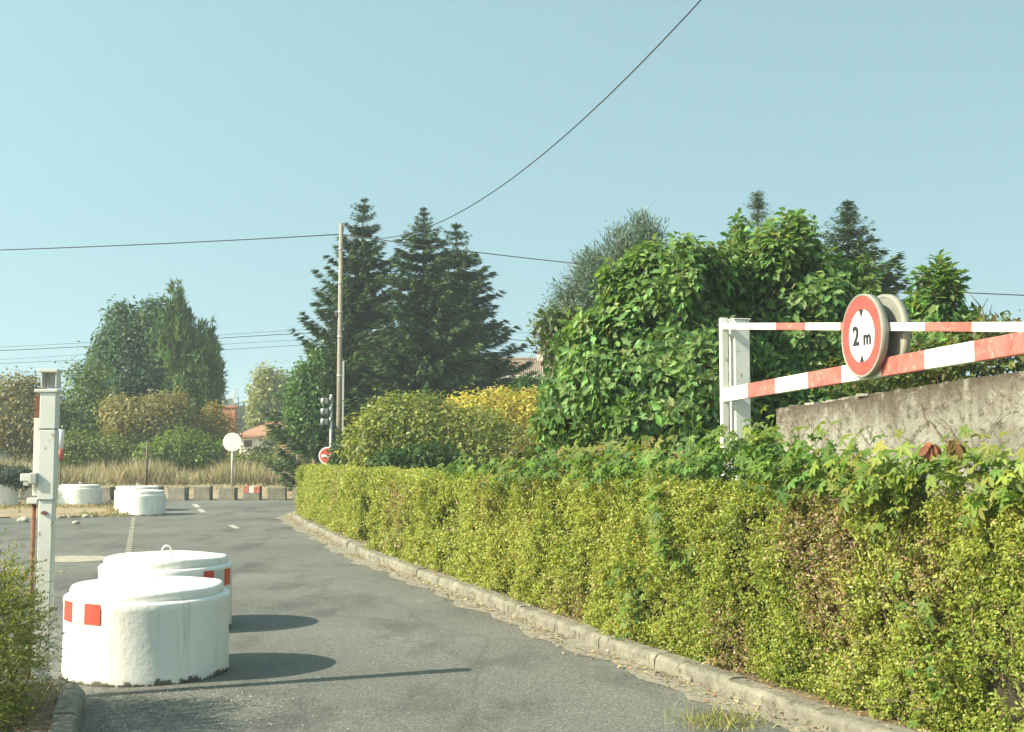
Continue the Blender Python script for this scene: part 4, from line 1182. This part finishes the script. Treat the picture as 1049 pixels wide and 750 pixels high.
# ================================================================== FAR VEGETATION ON THE LEFT
DK = [(.034, .08, .044), (.06, .125, .062), (.095, .175, .08)]
MG = [(.045, .08, .026), (.08, .13, .038), (.13, .18, .05)]
BRN = [(.08, .09, .035), (.14, .135, .05), (.20, .18, .075), (.26, .205, .10)]
broadleaf('broadleaf_tree', 'dense dark green tree left of the pine', 'tree', (*at(150, 480, 59)[:2], 0),
          [lobe(140, 370, 59, 38, 44), lobe(130, 345, 59, 24, 26), lobe(158, 328, 59, 18, 20), lobe(114, 380, 59, 20, 30), lobe(175, 400, 59, 34, 50), lobe(165, 350, 59, 24, 30), lobe(125, 325, 59, 12, 14), lobe(145, 415, 58.5, 44, 40), lobe(150, 350, 58.7, 24, 24)], 3000, 8, .24, .26, DK, DIAMOND, M_LEAF, .16, 21, lump=.5, shell=.22, inner=.08)
# pine with upright candle shoots
pb = at(192, 480, 56.5)
pine = thing('pine_tree', 'lighter green pine with upright shoots at its top', 'tree', (pb[0], pb[1], 0))
pl_ = [lobe(a_, b_, 56.5 + random.uniform(-.4, .4), c_, d_) for a_, b_, c_, d_ in [(180, 310, 7, 16), (181, 325, 10, 14), (171, 344, 14, 18), (193, 346, 15, 18), (205, 355, 16, 20), (185, 362, 24, 28), (217, 366, 7, 18), (200, 390, 24, 32), (221, 398, 6, 22), (224, 378, 4, 10), (190, 422, 30, 28), (214, 345, 4, 12), (162, 336, 4, 12), (192, 328, 4, 12), (172, 324, 3, 10), (212, 420, 12, 24)]]
PPp, NNp, cvp = crown(pl_, 520, 1, .05, 22, .22, .5)
bP, bA, bT = [], [], []
for p in PPp:
    k = 30; h = random.uniform(.4, 1.15)
    bP.append(np.tile(p, (k, 1)) + np.array([0, 0, h]) * (rng.random((k, 1)) - .55)); bA.append(np.array([0, 0, 1.0]) * rng.uniform(.3, 1.0, (k, 1)) + rng.normal(size=(k, 3)) * .36); bT.append(np.full(k, random.random()) * .75 + rng.random(k) * .25)
bP, bA, bT = map(np.concatenate, (bP, bA, bT))
leaves('crown', bP, bA, rng.normal(size=bP.shape), .36, palette(len(bP), [(.04, .09, .032), (.095, .17, .05), (.17, .26, .075)], bT), NEEDLE, M_NEEDLE, pine, (pb[0], pb[1], 0), .6)
limbs('trunk', (pb[0], pb[1], 0), pl_, .18, .5, pine)
def far_shrub(name, label, D, ub, lobes_, n, cols, size=.16, cr=.2, cat='shrub', lump=.3, seed=30, r0=.05):
    cols = [tuple(q * 1.5 for q in c) for c in cols]
    return broadleaf(name, label, cat, (*at(ub, 490, D)[:2], .25), [lobe(a, b, D, c, d) for a, b, c, d in lobes_], n, 8, cr, size, cols, DIAMOND, M_LEAF, r0, seed, lump=lump,
                     trunkname='trunk' if cat == 'tree' else 'stems', crownname='crown' if cat == 'tree' else 'foliage', shell=.22)
far_shrub('willow_shrub', 'olive brown willowy shrub at the left edge', 53, 15, [(15, 425, 36, 40), (-25, 430, 30, 40), (40, 440, 26, 40), (20, 400, 26, 14)], 1100, [(.08, .08, .03), (.14, .13, .045), (.20, .175, .07)], .2, .26, seed=31)
far_shrub('shrub', 'tall ragged green bush right of the latch post', 54, 85, [(85, 430, 26, 44), (70, 445, 22, 36), (105, 440, 24, 40), (92, 395, 14, 24), (80, 385, 6, 16)], 1000, MG, .2, .26, seed=32)
far_shrub('shrub', 'brownish rounded bush in front of the dark trees', 52, 150, [(145, 430, 36, 24), (170, 428, 28, 24), (120, 425, 16, 20), (180, 415, 12, 14), (140, 455, 34, 18), (175, 455, 24, 16)], 1200, BRN, .17, .18, seed=33)
far_shrub('shrub', 'rust tinted shrub left of the brick chimney', 53, 212, [(208, 455, 24, 24), (218, 435, 14, 22), (228, 450, 14, 24), (192, 450, 16, 18)], 700, [(.06, .09, .02), (.13, .14, .03), (.23, .17, .05), (.30, .18, .08)], .15, .18, seed=34)
far_shrub('shrub', 'low bright green weeds in front of the rust tinted shrub', 50.5, 190, [(185, 458, 24, 18), (208, 462, 20, 16), (160, 466, 18, 14)], 620, [(.05, .10, .02), (.10, .16, .03), (.17, .21, .05)], .15, .16, seed=35)
far_shrub('shrub', 'green shrub hiding the right half of the small house', 54, 285, [(287, 449, 14, 9), (302, 455, 24, 13), (268, 468, 18, 9)], 520, MG, .16, .16, seed=36)
far_shrub('shrub', 'reddish brown thicket between house and hedge end', 51, 318, [(315, 460, 26, 14), (332, 458, 16, 14), (298, 466, 14, 10)], 480, [(.12, .12, .04), (.22, .165, .08), (.30, .20, .12)], .14, .16, seed=37)
far_shrub('shrub', 'green weeds along the grass right of the white disc sign', 50, 280, [(262, 472, 22, 8), (295, 474, 22, 9), (245, 472, 12, 8)], 320, [(.06, .10, .025), (.11, .14, .035), (.2, .2, .07)], .14, .14, seed=38)
far_shrub('shrub', 'green weeds behind the grass below the brownish bush', 51, 95, [(80, 458, 26, 18), (110, 462, 24, 16), (135, 464, 20, 14)], 620, [(.05, .09, .02), (.09, .13, .03), (.16, .18, .05)], .15, .16, seed=39)
far_shrub('poplar_tree', 'pale green upright tree behind the tiled house', 92, 278, [(277, 410, 13, 32), (273, 392, 7, 14), (290, 412, 10, 28), (268, 420, 8, 26)], 900, [(.08, .10, .03), (.15, .17, .05), (.22, .22, .07)], .36, .36, 'tree', seed=40, r0=.15)
far_shrub('conifer', 'fresh green bushy conifer left of the utility pole', 40.4, 322, [(322, 420, 22, 30), (314, 392, 14, 20), (332, 385, 12, 22), (330, 430, 20, 22), (324, 372, 6, 12), (306, 425, 10, 20)], 1700, [(.030, .075, .022), (.055, .115, .033), (.09, .165, .05)], .14, .15, 'tree', seed=41, r0=.10, lump=.45)
# blue-grey bush growing from the ring planter
pc = ring_pos(6, 35.5)
PPb, NNb, cvb = crown([lobe(8, 488, 35.5, 26, 10), lobe(-12, 487, 35.5, 20, 10), lobe(24, 492, 35.5, 12, 10)], 520, 8, .09, 44, .25, .2)
t = thing('planter_bush', 'dense grey green bush spilling over the ring planter', 'bush', (pc[0], pc[1], .6))
leaves('foliage', PPb, unit(rng.normal(size=PPb.shape) + np.array([0, 0, .6])), NNb, .12, palette(len(PPb), [(.035, .055, .045), (.06, .085, .065), (.10, .13, .10)], None), NEEDLE, M_NEEDLE, t, (pc[0], pc[1], .6), .9)
mb = MB()
for k in range(10): mb.tube([(pc[0] - .1, pc[1], .5), (pc[0] - .1 + random.uniform(-.3, .3), pc[1] + random.uniform(-.2, .2), .85)], [.012, .006], 5)
mb.build('stems', M_TWIG, t, (pc[0], pc[1], .6))

# distant wood closing the horizon
P, T = [], []
for k in range(9000):
    u = random.uniform(-500, 1500); D = random.uniform(150, 190)
    topv = 424 - 8 * math.sin(u * .012) - 7 * math.sin(u * .037 + 1) - 5 * math.sin(u * .11)
    v = topv + random.random() ** 1.5 * (470 - topv)
    P.append(at(u, v, D)); T.append(random.random())
P = np.array(P)
o = leaves('far_wood', P, rdir(len(P)), rng.normal(size=P.shape) + np.array([0, -.6, .7]), 2.6, palette(len(P), [(.022, .045, .025), (.04, .07, .035), (.065, .095, .045)], np.array(T)), OVAL, M_LEAF, None, (0, 170, 0), 1.8)
o['kind'] = 'stuff'; o['label'] = 'distant dark green wood along the horizon'
# tall hedgerow of trees far left behind, so the horizon stays closed

# ================================================================== DRY GRASS
def grass(name, label, P, hgt, cols, width, lean=.35):
    n = len(P)
    A = unit(np.array([0, 0, 1.0]) + rng.normal(size=(n, 3)) * lean * np.array([1, 1, .2]))
    NN = unit(np.column_stack([rng.normal(size=n), rng.normal(size=n) - .3, rng.normal(size=n) * .2]))
    o = leaves(name, P, A, NN, hgt, palette(n, cols, None, .18), NEEDLE, M_DRY, None, (float(P[:, 0].mean()), float(P[:, 1].mean()), 0), width / np.maximum(hgt, .05) / .28)
    o['kind'] = 'stuff'; o['label'] = label
    return o
STRAW = [(.26, .225, .13), (.39, .34, .20), (.52, .46, .30), (.32, .32, .15)]
n = 46000
x = rng.uniform(-34, 4, n); y = 47.6 + rng.random(n) ** 1.2 * 5.0
cl_ = fbm(np.column_stack([x, y, x * 0]), .55, 71)
P = np.column_stack([x, y, np.full(n, .27) + .012 * (y - 44)])
grass('dry_grass', 'tall dry straw coloured grass on the bank', P, (.2 + 1.35 * cl_ ** 1.3) * rng.uniform(.5, 1.2, n), STRAW, .028)
n = 16000
x = rng.uniform(-34, 4, n); y = 50 + rng.random(n) * 3.5
P = np.column_stack([x, y, np.full(n, .27) + .012 * (y - 44)]); P = P[fbm(P, .5, 72) > .42]
grass('green_weeds', 'taller greenish weeds behind the dry grass', P, (.5 + 1.3 * fbm(P, .45, 73)) * rng.uniform(.5, 1.25, len(P)), [(.09, .13, .035), (.17, .20, .06), (.30, .29, .12), (.42, .36, .18)], .03, .45)
n = 9000
x = rng.uniform(-34, 4, n); y = rng.uniform(43.2, 47.8, n)
P = np.column_stack([x, y, np.full(n, .24)])
P = P[(fbm(P, .8, 5) > .45)]
grass('short_grass', 'short sparse dry grass at the foot of the bank', P, rng.uniform(.08, .26, len(P)), STRAW, .03, .6)
# on the verge island
n = 9000
u_ = rng.uniform(-150, 132, n); v_ = rng.uniform(515.5, 530, n)
P = np.array([gnd(a, b, .03) for a, b in zip(u_, v_)]); P = P[fbm(P, .6, 8) > .42]
grass('verge_grass', 'thin dry grass on the verge island', P, rng.uniform(.05, .16, len(P)), [(.24, .19, .085), (.36, .29, .14), (.22, .22, .07)], .022, .7)
# low weeds in the bed by the latch post and at the kerb corner
n = 2600
P = np.column_stack([rng.uniform(-4.6, -2.75, n), rng.uniform(6.6, 8.0, n), np.full(n, .09)]); P = P[fbm(P, 2.0, 9) > .46]
grass('bed_grass', 'dry grass in the planted bed behind the left kerb', P, rng.uniform(.04, .16, len(P)), STRAW, .006, .7)
# tuft at the right kerb
c0 = gnd(738, 742); n = 420
P = np.column_stack([c0[0] + rng.normal(0, .11, n), c0[1] + rng.normal(0, .13, n), np.full(n, .0)])
o = grass('grass_tuft', '', P, rng.uniform(.04, .13, n), [(.16, .20, .05), (.28, .29, .08), (.40, .36, .16)], .005, .6)
del o['kind']; tag(o, 'small tuft of grass growing in the gutter by the right kerb', 'grass tuft')

# leaf litter along the right kerb
n = 6500
s_ = rng.uniform(.4, 34, n) ** 1.0; off_ = np.where(rng.random(n) < .62, -np.abs(rng.normal(0, .13, n)) - .01, rng.uniform(.02, .34, n))
xy, _ = kerb_pt(s_, off_)
cl_ = fbm(np.column_stack([s_, off_ * 2, s_ * 0]), 1.1, 77)
k_ = (cl_ > .40) & ((off_ < 0) | (off_ > .13) | (rng.random(n) < .35)); xy = xy[k_]; off_ = off_[k_]; m = len(xy)
P = np.column_stack([xy, np.where(off_ > 0.16, .095, np.where(off_ > 0, .112, .010)) + rng.random(m) * .012])
o = leaves('leaf_litter', P, unit(rng.normal(size=(m, 3)) * np.array([1, 1, .25])), np.array([0, 0, 1]) + rng.normal(size=(m, 3)) * .35, rng.uniform(.014, .05, m), palette(m, [(.20, .14, .07), (.40, .30, .16), (.55, .46, .28)], None, .2), DIAMOND, M_DRY, None, (0, 10, 0), rng.uniform(.5, 1.3, m))
o['kind'] = 'stuff'; o['label'] = 'dry fallen leaves gathered along the right kerb'
# grit near the left kerb end and around the ring
n = 2600
P = np.column_stack([rng.normal(-2.2, .55, n), rng.normal(7.7, .5, n), np.full(n, .004)])
P = P[(P[:, 0] > -2.72 + (7.8 - P[:, 1]) * .34 + .06)]
m = len(P)
o = leaves('grit', P, unit(rng.normal(size=(m, 3)) * np.array([1, 1, .5])), np.array([0, 0, 1]) + rng.normal(size=(m, 3)) * .5, rng.uniform(.005, .018, m), palette(m, [(.14, .13, .11), (.3, .28, .23), (.45, .42, .36)], None, .2), DIAMOND, M_DRY, None, (-2.2, 7.7, 0), 1.6)
o['kind'] = 'stuff'; o['label'] = 'loose grit on the asphalt beside the left kerb'

# white stones along the verge edge
M_STONE = rough_mat('pale_stone', (.30, .29, .25), (.46, .45, .40), 9, .9, bstr=.4)
for k, (u, v, r) in enumerate([(24, 535, .13), (61, 531, .07), (72, 530.5, .07), (88, 530.5, .09), (96, 530, .08), (106, 529.5, .07), (117, 529, .08), (126, 528.5, .08), (78, 537, .08)]):
    p = gnd(u, v); bm = bmesh.new(); bmesh.ops.create_icosphere(bm, subdivisions=3, radius=r)
    for vt in bm.verts:
        nz_ = .75 + .5 * vnoise(np.array([[*(vt.co * (5 / r * .2))]]), 1.0, k)[0]; vt.co *= nz_; vt.co.z *= .65
    me = bpy.data.meshes.new('white_stone'); bm.to_mesh(me); bm.free(); me.materials.append(M_STONE)
    o = link_mesh('white_stone', me, None, (p[0], p[1], r * .3 + .01))
    tag(o, 'pale stone lying alone on the asphalt before the verge' if k == 8 else ('largest pale stone left of the latch post' if k == 0 else 'small pale stone in the line along the verge edge'), 'stone', 'pale stones along the verge edge')

# ================================================================== SIGNS, SIGNAL, MARKERS, FENCE
p = at(238, 453, 46.0)
s = thing('round_sign', 'plain white disc sign on a thin pole before the dry grass', 'road sign', (p[0], p[1], .2))
RX = Matrix.Rotation(PI / 2, 4, 'X')
mb = MB(); mb.lathe([(.345, -.012), (.352, -.006), (.352, .006), (.345, .012), (.2, .013)], 40, c=(0, 0, p[2] - .2), M=RX, smooth=False); mb.build('disc', M_SIGNW, s)
mb = MB(); mb.tube([(0, .05, -.3), (0, .05, p[2] - .0)], .038, 10); mb.build('pole', M_GALV, s)
mb = MB(); mb.box((0, .025, p[2] - .12), (.12, .02, .05)); mb.build('clamp', M_GALV, s)
p = at(335.5, 467, 32.0); rr = .235
s = thing('no_entry_sign', 'red and white road sign peeking out behind the dark bush', 'road sign', (p[0], p[1], 0), -.1)
mb = MB(); mb.lathe([(rr, -.008), (rr, .008)], 36, c=(0, 0, p[2]), M=RX, smooth=False); mb.build('disc', M_SIGNW, s)
mb = MB(); mb.lathe([(rr - .035, -.001), (rr - .035, .002)], 36, c=(0, -.010, p[2]), M=RX, smooth=False); mb.build('red_face', M_RED, s)
mb = MB(); mb.box((0, -.0145, p[2]), (.33, .004, .075)); mb.build('white_bar', M_SIGNW, s)
mb = MB(); mb.tube([(0, .04, 0), (0, .04, p[2] + .1)], .03, 8); mb.build('pole', M_GALV, s)

# traffic signal: three separate hooded lamps on a pole
p0 = at(335, 422, 38.0)
M_DARKG = rough_mat('signal_grey', (.09, .105, .105), (.15, .165, .16), 8, .5, bstr=.05)
M_HOOD = rough_mat('signal_hood', (.26, .28, .28), (.36, .38, .37), 8, .45, bstr=.05)
sig = thing('traffic_light', 'grey three lamp signal seen from the side by the utility pole', 'traffic light', (p0[0], p0[1], 0), 0)
mb = MB(); mb.tube([(.12, .06, 0), (.12, .06, at(336, 404, 38)[2])], .045, 10); mb.build('pole', M_GALV, sig)
for v in (411, 421.5, 432):
    z = at(336, v, 38)[2]
    mb = MB(); mb.box((0, 0, z), (.11, .19, .18), bevel=.025); hd = mb.build('lamp_housing', M_DARKG, sig)
    RY = Matrix.Rotation(-PI / 2, 4, 'Y')
    mb = MB(); mb.lathe([(.092, .0), (.10, .0), (.10, .12), (.092, .12), (.092, .0)], 20, c=(-.065, 0, z), M=RY, cap=False); mb.build('visor', M_HOOD, hd)
    mb = MB(); mb.lathe([(.11, .0), (.08, .02), (0, .03)], 20, c=(-.08, 0, z), M=RY); mb.build('lens', M_BLACK, hd)
    mb = MB(); mb.lathe([(.08, 0), (.085, .05), (.05, .08), (0, .085)], 16, c=(.082, 0, z + .07), M=Matrix.Rotation(PI / 2, 4, 'Y')); mb.build('rear_cover', M_HOOD, hd)

p = at(62.5, 455, 41.0); pzt, pzm, pzb, pz0 = (at(62.5, v, 41)[2] for v in (440, 460, 471, 497))
s = thing('marker_post', 'small white and red marker on a dark stake behind the latch post', 'marker', (p[0], p[1], 0))
mb = MB(); mb.lathe([(.10, pzm), (.10, pzt - .02), (.08, pzt)], 16); mb.build('white_sleeve', M_SIGNW, s)
mb = MB(); mb.lathe([(.10, pzb), (.10, pzm - .003)], 16); mb.build('red_sleeve', M_SIGNR, s)
mb = MB(); mb.tube([(0, 0, 0), (0, 0, pzb + .05)], .035, 8); mb.build('stake', M_BARK, s)
p = at(149.5, 500, 44.0)
mb = MB(); mb.tube([(p[0], p[1], .1), (p[0] + .02, p[1], at(149, 452, 44)[2])], [.05, .045], 8)
o = mb.build('wooden_stake', M_BARK, base=(p[0], p[1], .1)); tag(o, 'dark thin wooden stake standing in the grass behind the white rings', 'stake')
p = at(304.5, 480, 47)
mb = MB(); mb.tube([(p[0], p[1], .1), (p[0], p[1], at(304, 458, 47)[2])], [.04, .035], 8)
o = mb.build('fence_stake', M_DARKG, base=(p[0], p[1], .1)); tag(o, 'dark slim stake in the weeds near the hedge end', 'stake')

# crowd barrier seen at a slant
p = at(29, 517, 36.5)
s = thing('crowd_barrier', 'grey metal crowd barrier beside the ring planter', 'barrier', (p[0], p[1], 0.03), 1.25)
mb = MB(); w, h0, h1 = .75, .2, 1.0
mb.tube([(-w, 0, h0), (-w, 0, h1), (w, 0, h1), (w, 0, h0), (-w, 0, h0)], .02, 8); mb.build('frame', M_GALV, s)
mb = MB()
for k in range(13): mb.tube([(-w + .107 * (k + 1), 0, h0), (-w + .107 * (k + 1), 0, h1)], .008, 6)
mb.build('bars', M_GALV, s)
for x in (-.6, .6):
    mb = MB(); mb.tube([(x, -.28, 0), (x, -.02, h0), (x, .02, h0), (x, .28, 0)], .016, 6); mb.build('foot', M_GALV, s)

# ================================================================== UTILITY POLE AND CABLES
DP = 39.5
pt = at(349.5, 229, DP); pbm = at(345, 440, DP)
M_POLE = rough_mat('pole_concrete', (.19, .175, .145), (.31, .285, .235), 4, .9, spots=(.17, .15, .12), spot_scale=10, stretch=(1, 1, .2), bstr=.4)
pole = thing('utility_pole', 'weathered grey utility pole in front of the tall firs', 'utility pole', (pt[0], pt[1], 0))
mb = MB(); H = float(pt[2]); mb.tube([(0, 0, -.2), (0, 0, H * .5), (0, 0, H)], [.105, .085, .066], 12); mb.build('shaft', M_POLE, pole)
mb = MB(); mb.box((.13, -.05, at(349, 395, DP)[2] - .9), (.06, .05, 3.4), bevel=.01); mb.build('cable_duct', M_GALV, pole)
for v in (255, 290, 320, 345, 385):
    mb = MB(); z = at(349, v, DP)[2]; rr = .068 + .04 * (1 - z / H); mb.lathe([(rr + .008, z - .03), (rr + .008, z + .03)], 14, cap=True); mb.build('band', M_GALV, pole)
mb = MB(); z = at(349, 322, DP)[2]; mb.box((-.13, -.02, z), (.08, .1, .16), bevel=.01); mb.build('bracket', M_BARK, pole)
mb = MB(); mb.tube([(.06, -.02, H - .35), (.10, -.05, H - .05), (.20, -.05, H + .02), (.30, -.05, H - .1), (.32, -.04, H - .3)], .014, 6); mb.build('cable_loop', M_BLACK, pole)
M_CABLE = rough_mat('cable_black', (.014, .015, .016), (.03, .03, .03), 5, .6, bstr=.02)
def cable(label, pts, r, name='overhead_cable', group='overhead cables'):
    mb = MB(); mb.tube(pts, r, 6); b = [float(q) for q in pts[0]]
    return tag(mb.build(name, M_CABLE, base=b), label, 'cable', group)
def sag_line(p, q, sag, n=26, t1=1.0, t0=0.0):
    p = np.array(p); q = np.array(q); return [p + (q - p) * t - np.array([0, 0, 4 * sag * t * (1 - t)]) for t in np.linspace(t0, t1, n)]
ptop = at(350, 240, DP)
cable('thick black cable dropping steeply from the top of the picture to the pole', sag_line(ptop, at(718, 0, 18.0), 1.32, 40, 1.6), .0115)
cable('black cable running left from the pole across the open sky', sag_line(ptop, at(-260, 262, 42), .12, 24), .018)
cable('black cable running right from the pole behind the fig trees', sag_line(ptop, at(1150, 306, 34), .35, 40), .017)
def pix_cable(label, pix, D, r):
    P = smooth_path(np.array([at(u, v, D) for u, v in pix]), 60); cable(label, [tuple(q) for q in P], r, group='far overhead wires')
pix_cable('uppermost of the four thin far wires low over the trees', [(-250, 364), (0, 356), (110, 350), (230, 343), (330, 336), (400, 333), (470, 336), (560, 343), (800, 352)], 72, .011)
pix_cable('second and thickest of the thin far wires low over the trees', [(-250, 368), (0, 359.5), (110, 354), (230, 346), (330, 340), (400, 338), (470, 342), (560, 352), (800, 366)], 72.4, .022)
pix_cable('third thin far wire from the top low over the trees', [(-250, 376), (0, 369), (110, 362), (230, 352), (330, 347), (400, 345), (470, 350), (560, 359), (800, 374)], 72.8, .010)
pix_cable('lowest of the thin far wires over the trees', [(-250, 381), (0, 372.5), (110, 368), (230, 358), (330, 352), (400, 350), (470, 354), (560, 363), (800, 380)], 73.2, .014)

# ================================================================== HOUSES
def tile_mat(name, c1, c2, scale):
    m, nt, b = new_mat(name)
    tc = N(nt, 'ShaderNodeTexCoord'); w = N(nt, 'ShaderNodeTexWave', wave_type='BANDS', bands_direction='X', i_Scale=scale, i_Distortion=.6); L(nt, tc.outputs['Object'], w.inputs['Vector'])
    n1 = noise(nt, tc.outputs['Object'], 2.5, 5, .7)
    c = ramp(nt, n1.outputs[0], [(.3, c1), (.7, c2)]).outputs[0]
    L(nt, c, b.inputs['Base Color']); b.inputs['Roughness'].default_value = .85; bump(nt, b, w.outputs[0], .8, .06)
    return m
M_TILE = tile_mat('orange_tiles', (.36, .17, .10), (.50, .29, .19), 3.0)
M_TILE2 = tile_mat('brown_tiles', (.20, .14, .10), (.30, .22, .165), 3.0)
M_REND = rough_mat('pale_render', (.62, .58, .50), (.74, .70, .62), 3, .9, bstr=.2)
M_WIN = rough_mat('dark_window', (.05, .04, .035), (.09, .07, .06), 3, .3, bstr=.02)
M_BRICK = rough_mat('red_brick', (.34, .13, .075), (.46, .21, .13), 3, .9, spots=(.5, .42, .34), spot_scale=9, spot_lo=.58, spot_hi=.66)
def house(label, D, u0, u1, veave, vridge, vbase, ru0, ru1, depth, tile, hip=True, window=None, chimney=None):
    a = at(u0, veave, D); b = at(u1, veave, D); cx = (a[0] + b[0]) / 2; W = b[0] - a[0]; ze = a[2]; zr = at(u0, vridge, D + depth / 2)[2]
    t = thing('house', label, 'house', (cx, D + depth / 2, 0))
    mb = MB(); mb.box((0, 0, ze / 2 - .01), (W - .7, depth - .7, ze - .02)); mb.build('wall', M_REND, t)
    k = (D + depth / 2) / F; r0, r1 = at(ru0, vridge, D + depth / 2)[0] - cx, at(ru1, vridge, D + depth / 2)[0] - cx
    mb = MB(); bm = mb.bm
    e = [bm.verts.new(q) for q in ((-W / 2, -depth / 2, ze), (W / 2, -depth / 2, ze), (W / 2, depth / 2, ze), (-W / 2, depth / 2, ze))]
    r = [bm.verts.new(q) for q in ((r0, 0, zr), (r1, 0, zr))]
    bm.faces.new((e[0], e[1], r[1], r[0])); bm.faces.new((e[2], e[3], r[0], r[1])); bm.faces.new((e[3], e[0], r[0])); bm.faces.new((e[1], e[2], r[1])); bm.faces.new(e[::-1])
    rf = mb.build('roof', tile, t)
    mb = MB(); mb.box((0, -depth / 2 - .02, ze + .0), (W + .05, .1, .14)); mb.build('fascia', M_REND if not hip else tile, rf)
    MB().tube([(r0, 0, zr + .02), (r1, 0, zr + .02)], .1, 8).build('ridge_cap', tile, rf)
    if window:
        w0, w1, wz0, wz1 = window
        p, q = at(w0, wz0, D), at(w1, wz1, D); y = -depth / 2 + .35
        f = MB().box(((p[0] + q[0]) / 2 - cx, y - .03, (p[2] + q[2]) / 2), (q[0] - p[0] + .16, .06, p[2] - q[2] + .16)).build('window', M_REND, t)
        MB().box(((p[0] + q[0]) / 2 - cx, y - .065, (p[2] + q[2]) / 2), (q[0] - p[0], .03, p[2] - q[2])).build('pane', M_WIN, f)
    if chimney:
        cu, cv0, cv1, cw = chimney; p, q = at(cu, cv0, D + depth / 2), at(cu, cv1, D + depth / 2); wd = cw * k
        ch = MB().box((p[0] - cx, 0, (p[2] + q[2]) / 2), (wd, wd, abs(p[2] - q[2]))).build('chimney', M_REND, rf)
        MB().box((p[0] - cx, 0, max(p[2], q[2]) + .06), (wd * 1.4, wd * 1.3, .12)).build('chimney_cap', M_TILE2, ch)
    return t
house('small white house with an orange tiled hip roof behind the grass', 76, 238, 315, 446.5, 434, 470, 272, 293, 7.0, M_TILE, True, (249, 257, 451, 458))
house('brown tiled house roof glimpsed between the firs and the fig tree', 62, 488, 590, 386, 368.5, 470, 489, 589, 8.0, M_TILE2, False, None, (553, 362, 372, 6))
# brick chimney stack
p = at(235, 450, 70)
ck = thing('brick_chimney', 'red brick chimney stack with aerial left of the orange roof', 'chimney', (p[0], p[1], 0))
zt_ = at(235, 418, 70)[2]
mb = MB(); mb.box((0, 0, zt_ / 2), (.72, .6, zt_), bevel=.02); mb.build('shaft', M_BRICK, ck)
mb = MB(); mb.box((0, 0, zt_ + .06), (.86, .74, .12), bevel=.02); mb.build('cap', M_BRICK, ck)
mb = MB(); mb.tube([(.2, 0, zt_), (.25, 0, zt_ + 1.1)], .025, 6)
for k in range(4): mb.tube([(-.05, 0, zt_ + .55 + .15 * k), (.5, 0, zt_ + .62 + .15 * k)], .014, 5)
mb.build('aerial', M_GALV, ck)

# ================================================================== LEFT FOREGROUND BUSH
def feathery(label, base, lobes_, n, K, cols, size, seed):
    t = thing('bush', label, 'bush', base)
    P, NN, cv = crown(lobes_, n, 1, .02, seed, .22, .25, inner=.25)
    cen = np.mean([l[0] for l in lobes_], axis=0); O = unit(P - cen - np.array([0, 0, -.1]))
    m = len(P)
    ax = unit(O * .8 + np.array([.25, 0, .55]) + rng.normal(size=(m, 3)) * .45); ln = rng.uniform(.12, .3, m)
    kk = (np.arange(K) + .5) / K
    PP = (P[:, None, :] + ax[:, None, :] * (ln[:, None] * kk)[:, :, None] - np.array([0, 0, 1.0]) * (ln[:, None] * kk ** 2 * .35)[:, :, None]).reshape(-1, 3)
    AX = np.repeat(ax, K, 0); LA = unit(unit(np.cross(AX, rng.normal(size=AX.shape))) * .8 + AX * .9)
    c = palette(len(PP), cols, .5 * np.repeat(cv, K) + .5 * rng.random(len(PP)), .16)
    leaves('foliage', PP, LA, rng.normal(size=PP.shape) + np.array([0, -.3, .6]), size * rng.uniform(.6, 1.3, len(PP)), c, DIAMOND, M_LEAF, t, base, .8)
    mb = MB()
    for i in rng.choice(m, min(m, 260), replace=False):
        if P[i][2] < .42 or P[i][0] > -2.9: continue
        b = np.array(base) + rng.normal(size=3) * np.array([.2, .2, 0]); q = P[i]
        mb.tube([b, (b + q) / 2 + np.array([0, 0, .08]), q, q + ax[i] * ln[i]], [.008, .006, .004, .0015], 4)
    mb.build('stems', M_TWIG, t, base)
    return t
bl = [((-3.05, 6.4, .22), (.40, .5, .26)), ((-3.36, 6.75, .52), (.64, .6, .52)), ((-3.02, 6.75, .44), (.36, .5, .44)), ((-3.2, 7.2, .62), (.34, .4, .40)), ((-3.7, 7.2, .62), (.6, .5, .46)), ((-3.05, 6.1, .34), (.40, .5, .34))]
feathery('feathery olive green bush in the planted bed at the lower left', (-3.2, 6.75, .09), bl, 4600, 20, [(.10, .14, .04), (.19, .23, .065), (.31, .33, .10), (.44, .43, .17)], .021, 91)

# ================================================================== HAZY AIR
mh = bpy.data.materials.new('hazy_air'); mh.use_nodes = True
nh = mh.node_tree; nh.nodes.clear()
pv = nh.nodes.new('ShaderNodeVolumePrincipled'); oh = nh.nodes.new('ShaderNodeOutputMaterial')
pv.inputs['Color'].default_value = (.80, .93, 1.0, 1); pv.inputs['Density'].default_value = 0.0014; pv.inputs['Anisotropy'].default_value = 0.0
nh.links.new(pv.outputs[0], oh.inputs['Volume'])
mb = MB(); mb.box((0, 590, 10.5), (1900, 1900, 25))
hz = mb.build('haze', mh); hz['kind'] = 'stuff'; hz['label'] = 'pale summer haze'
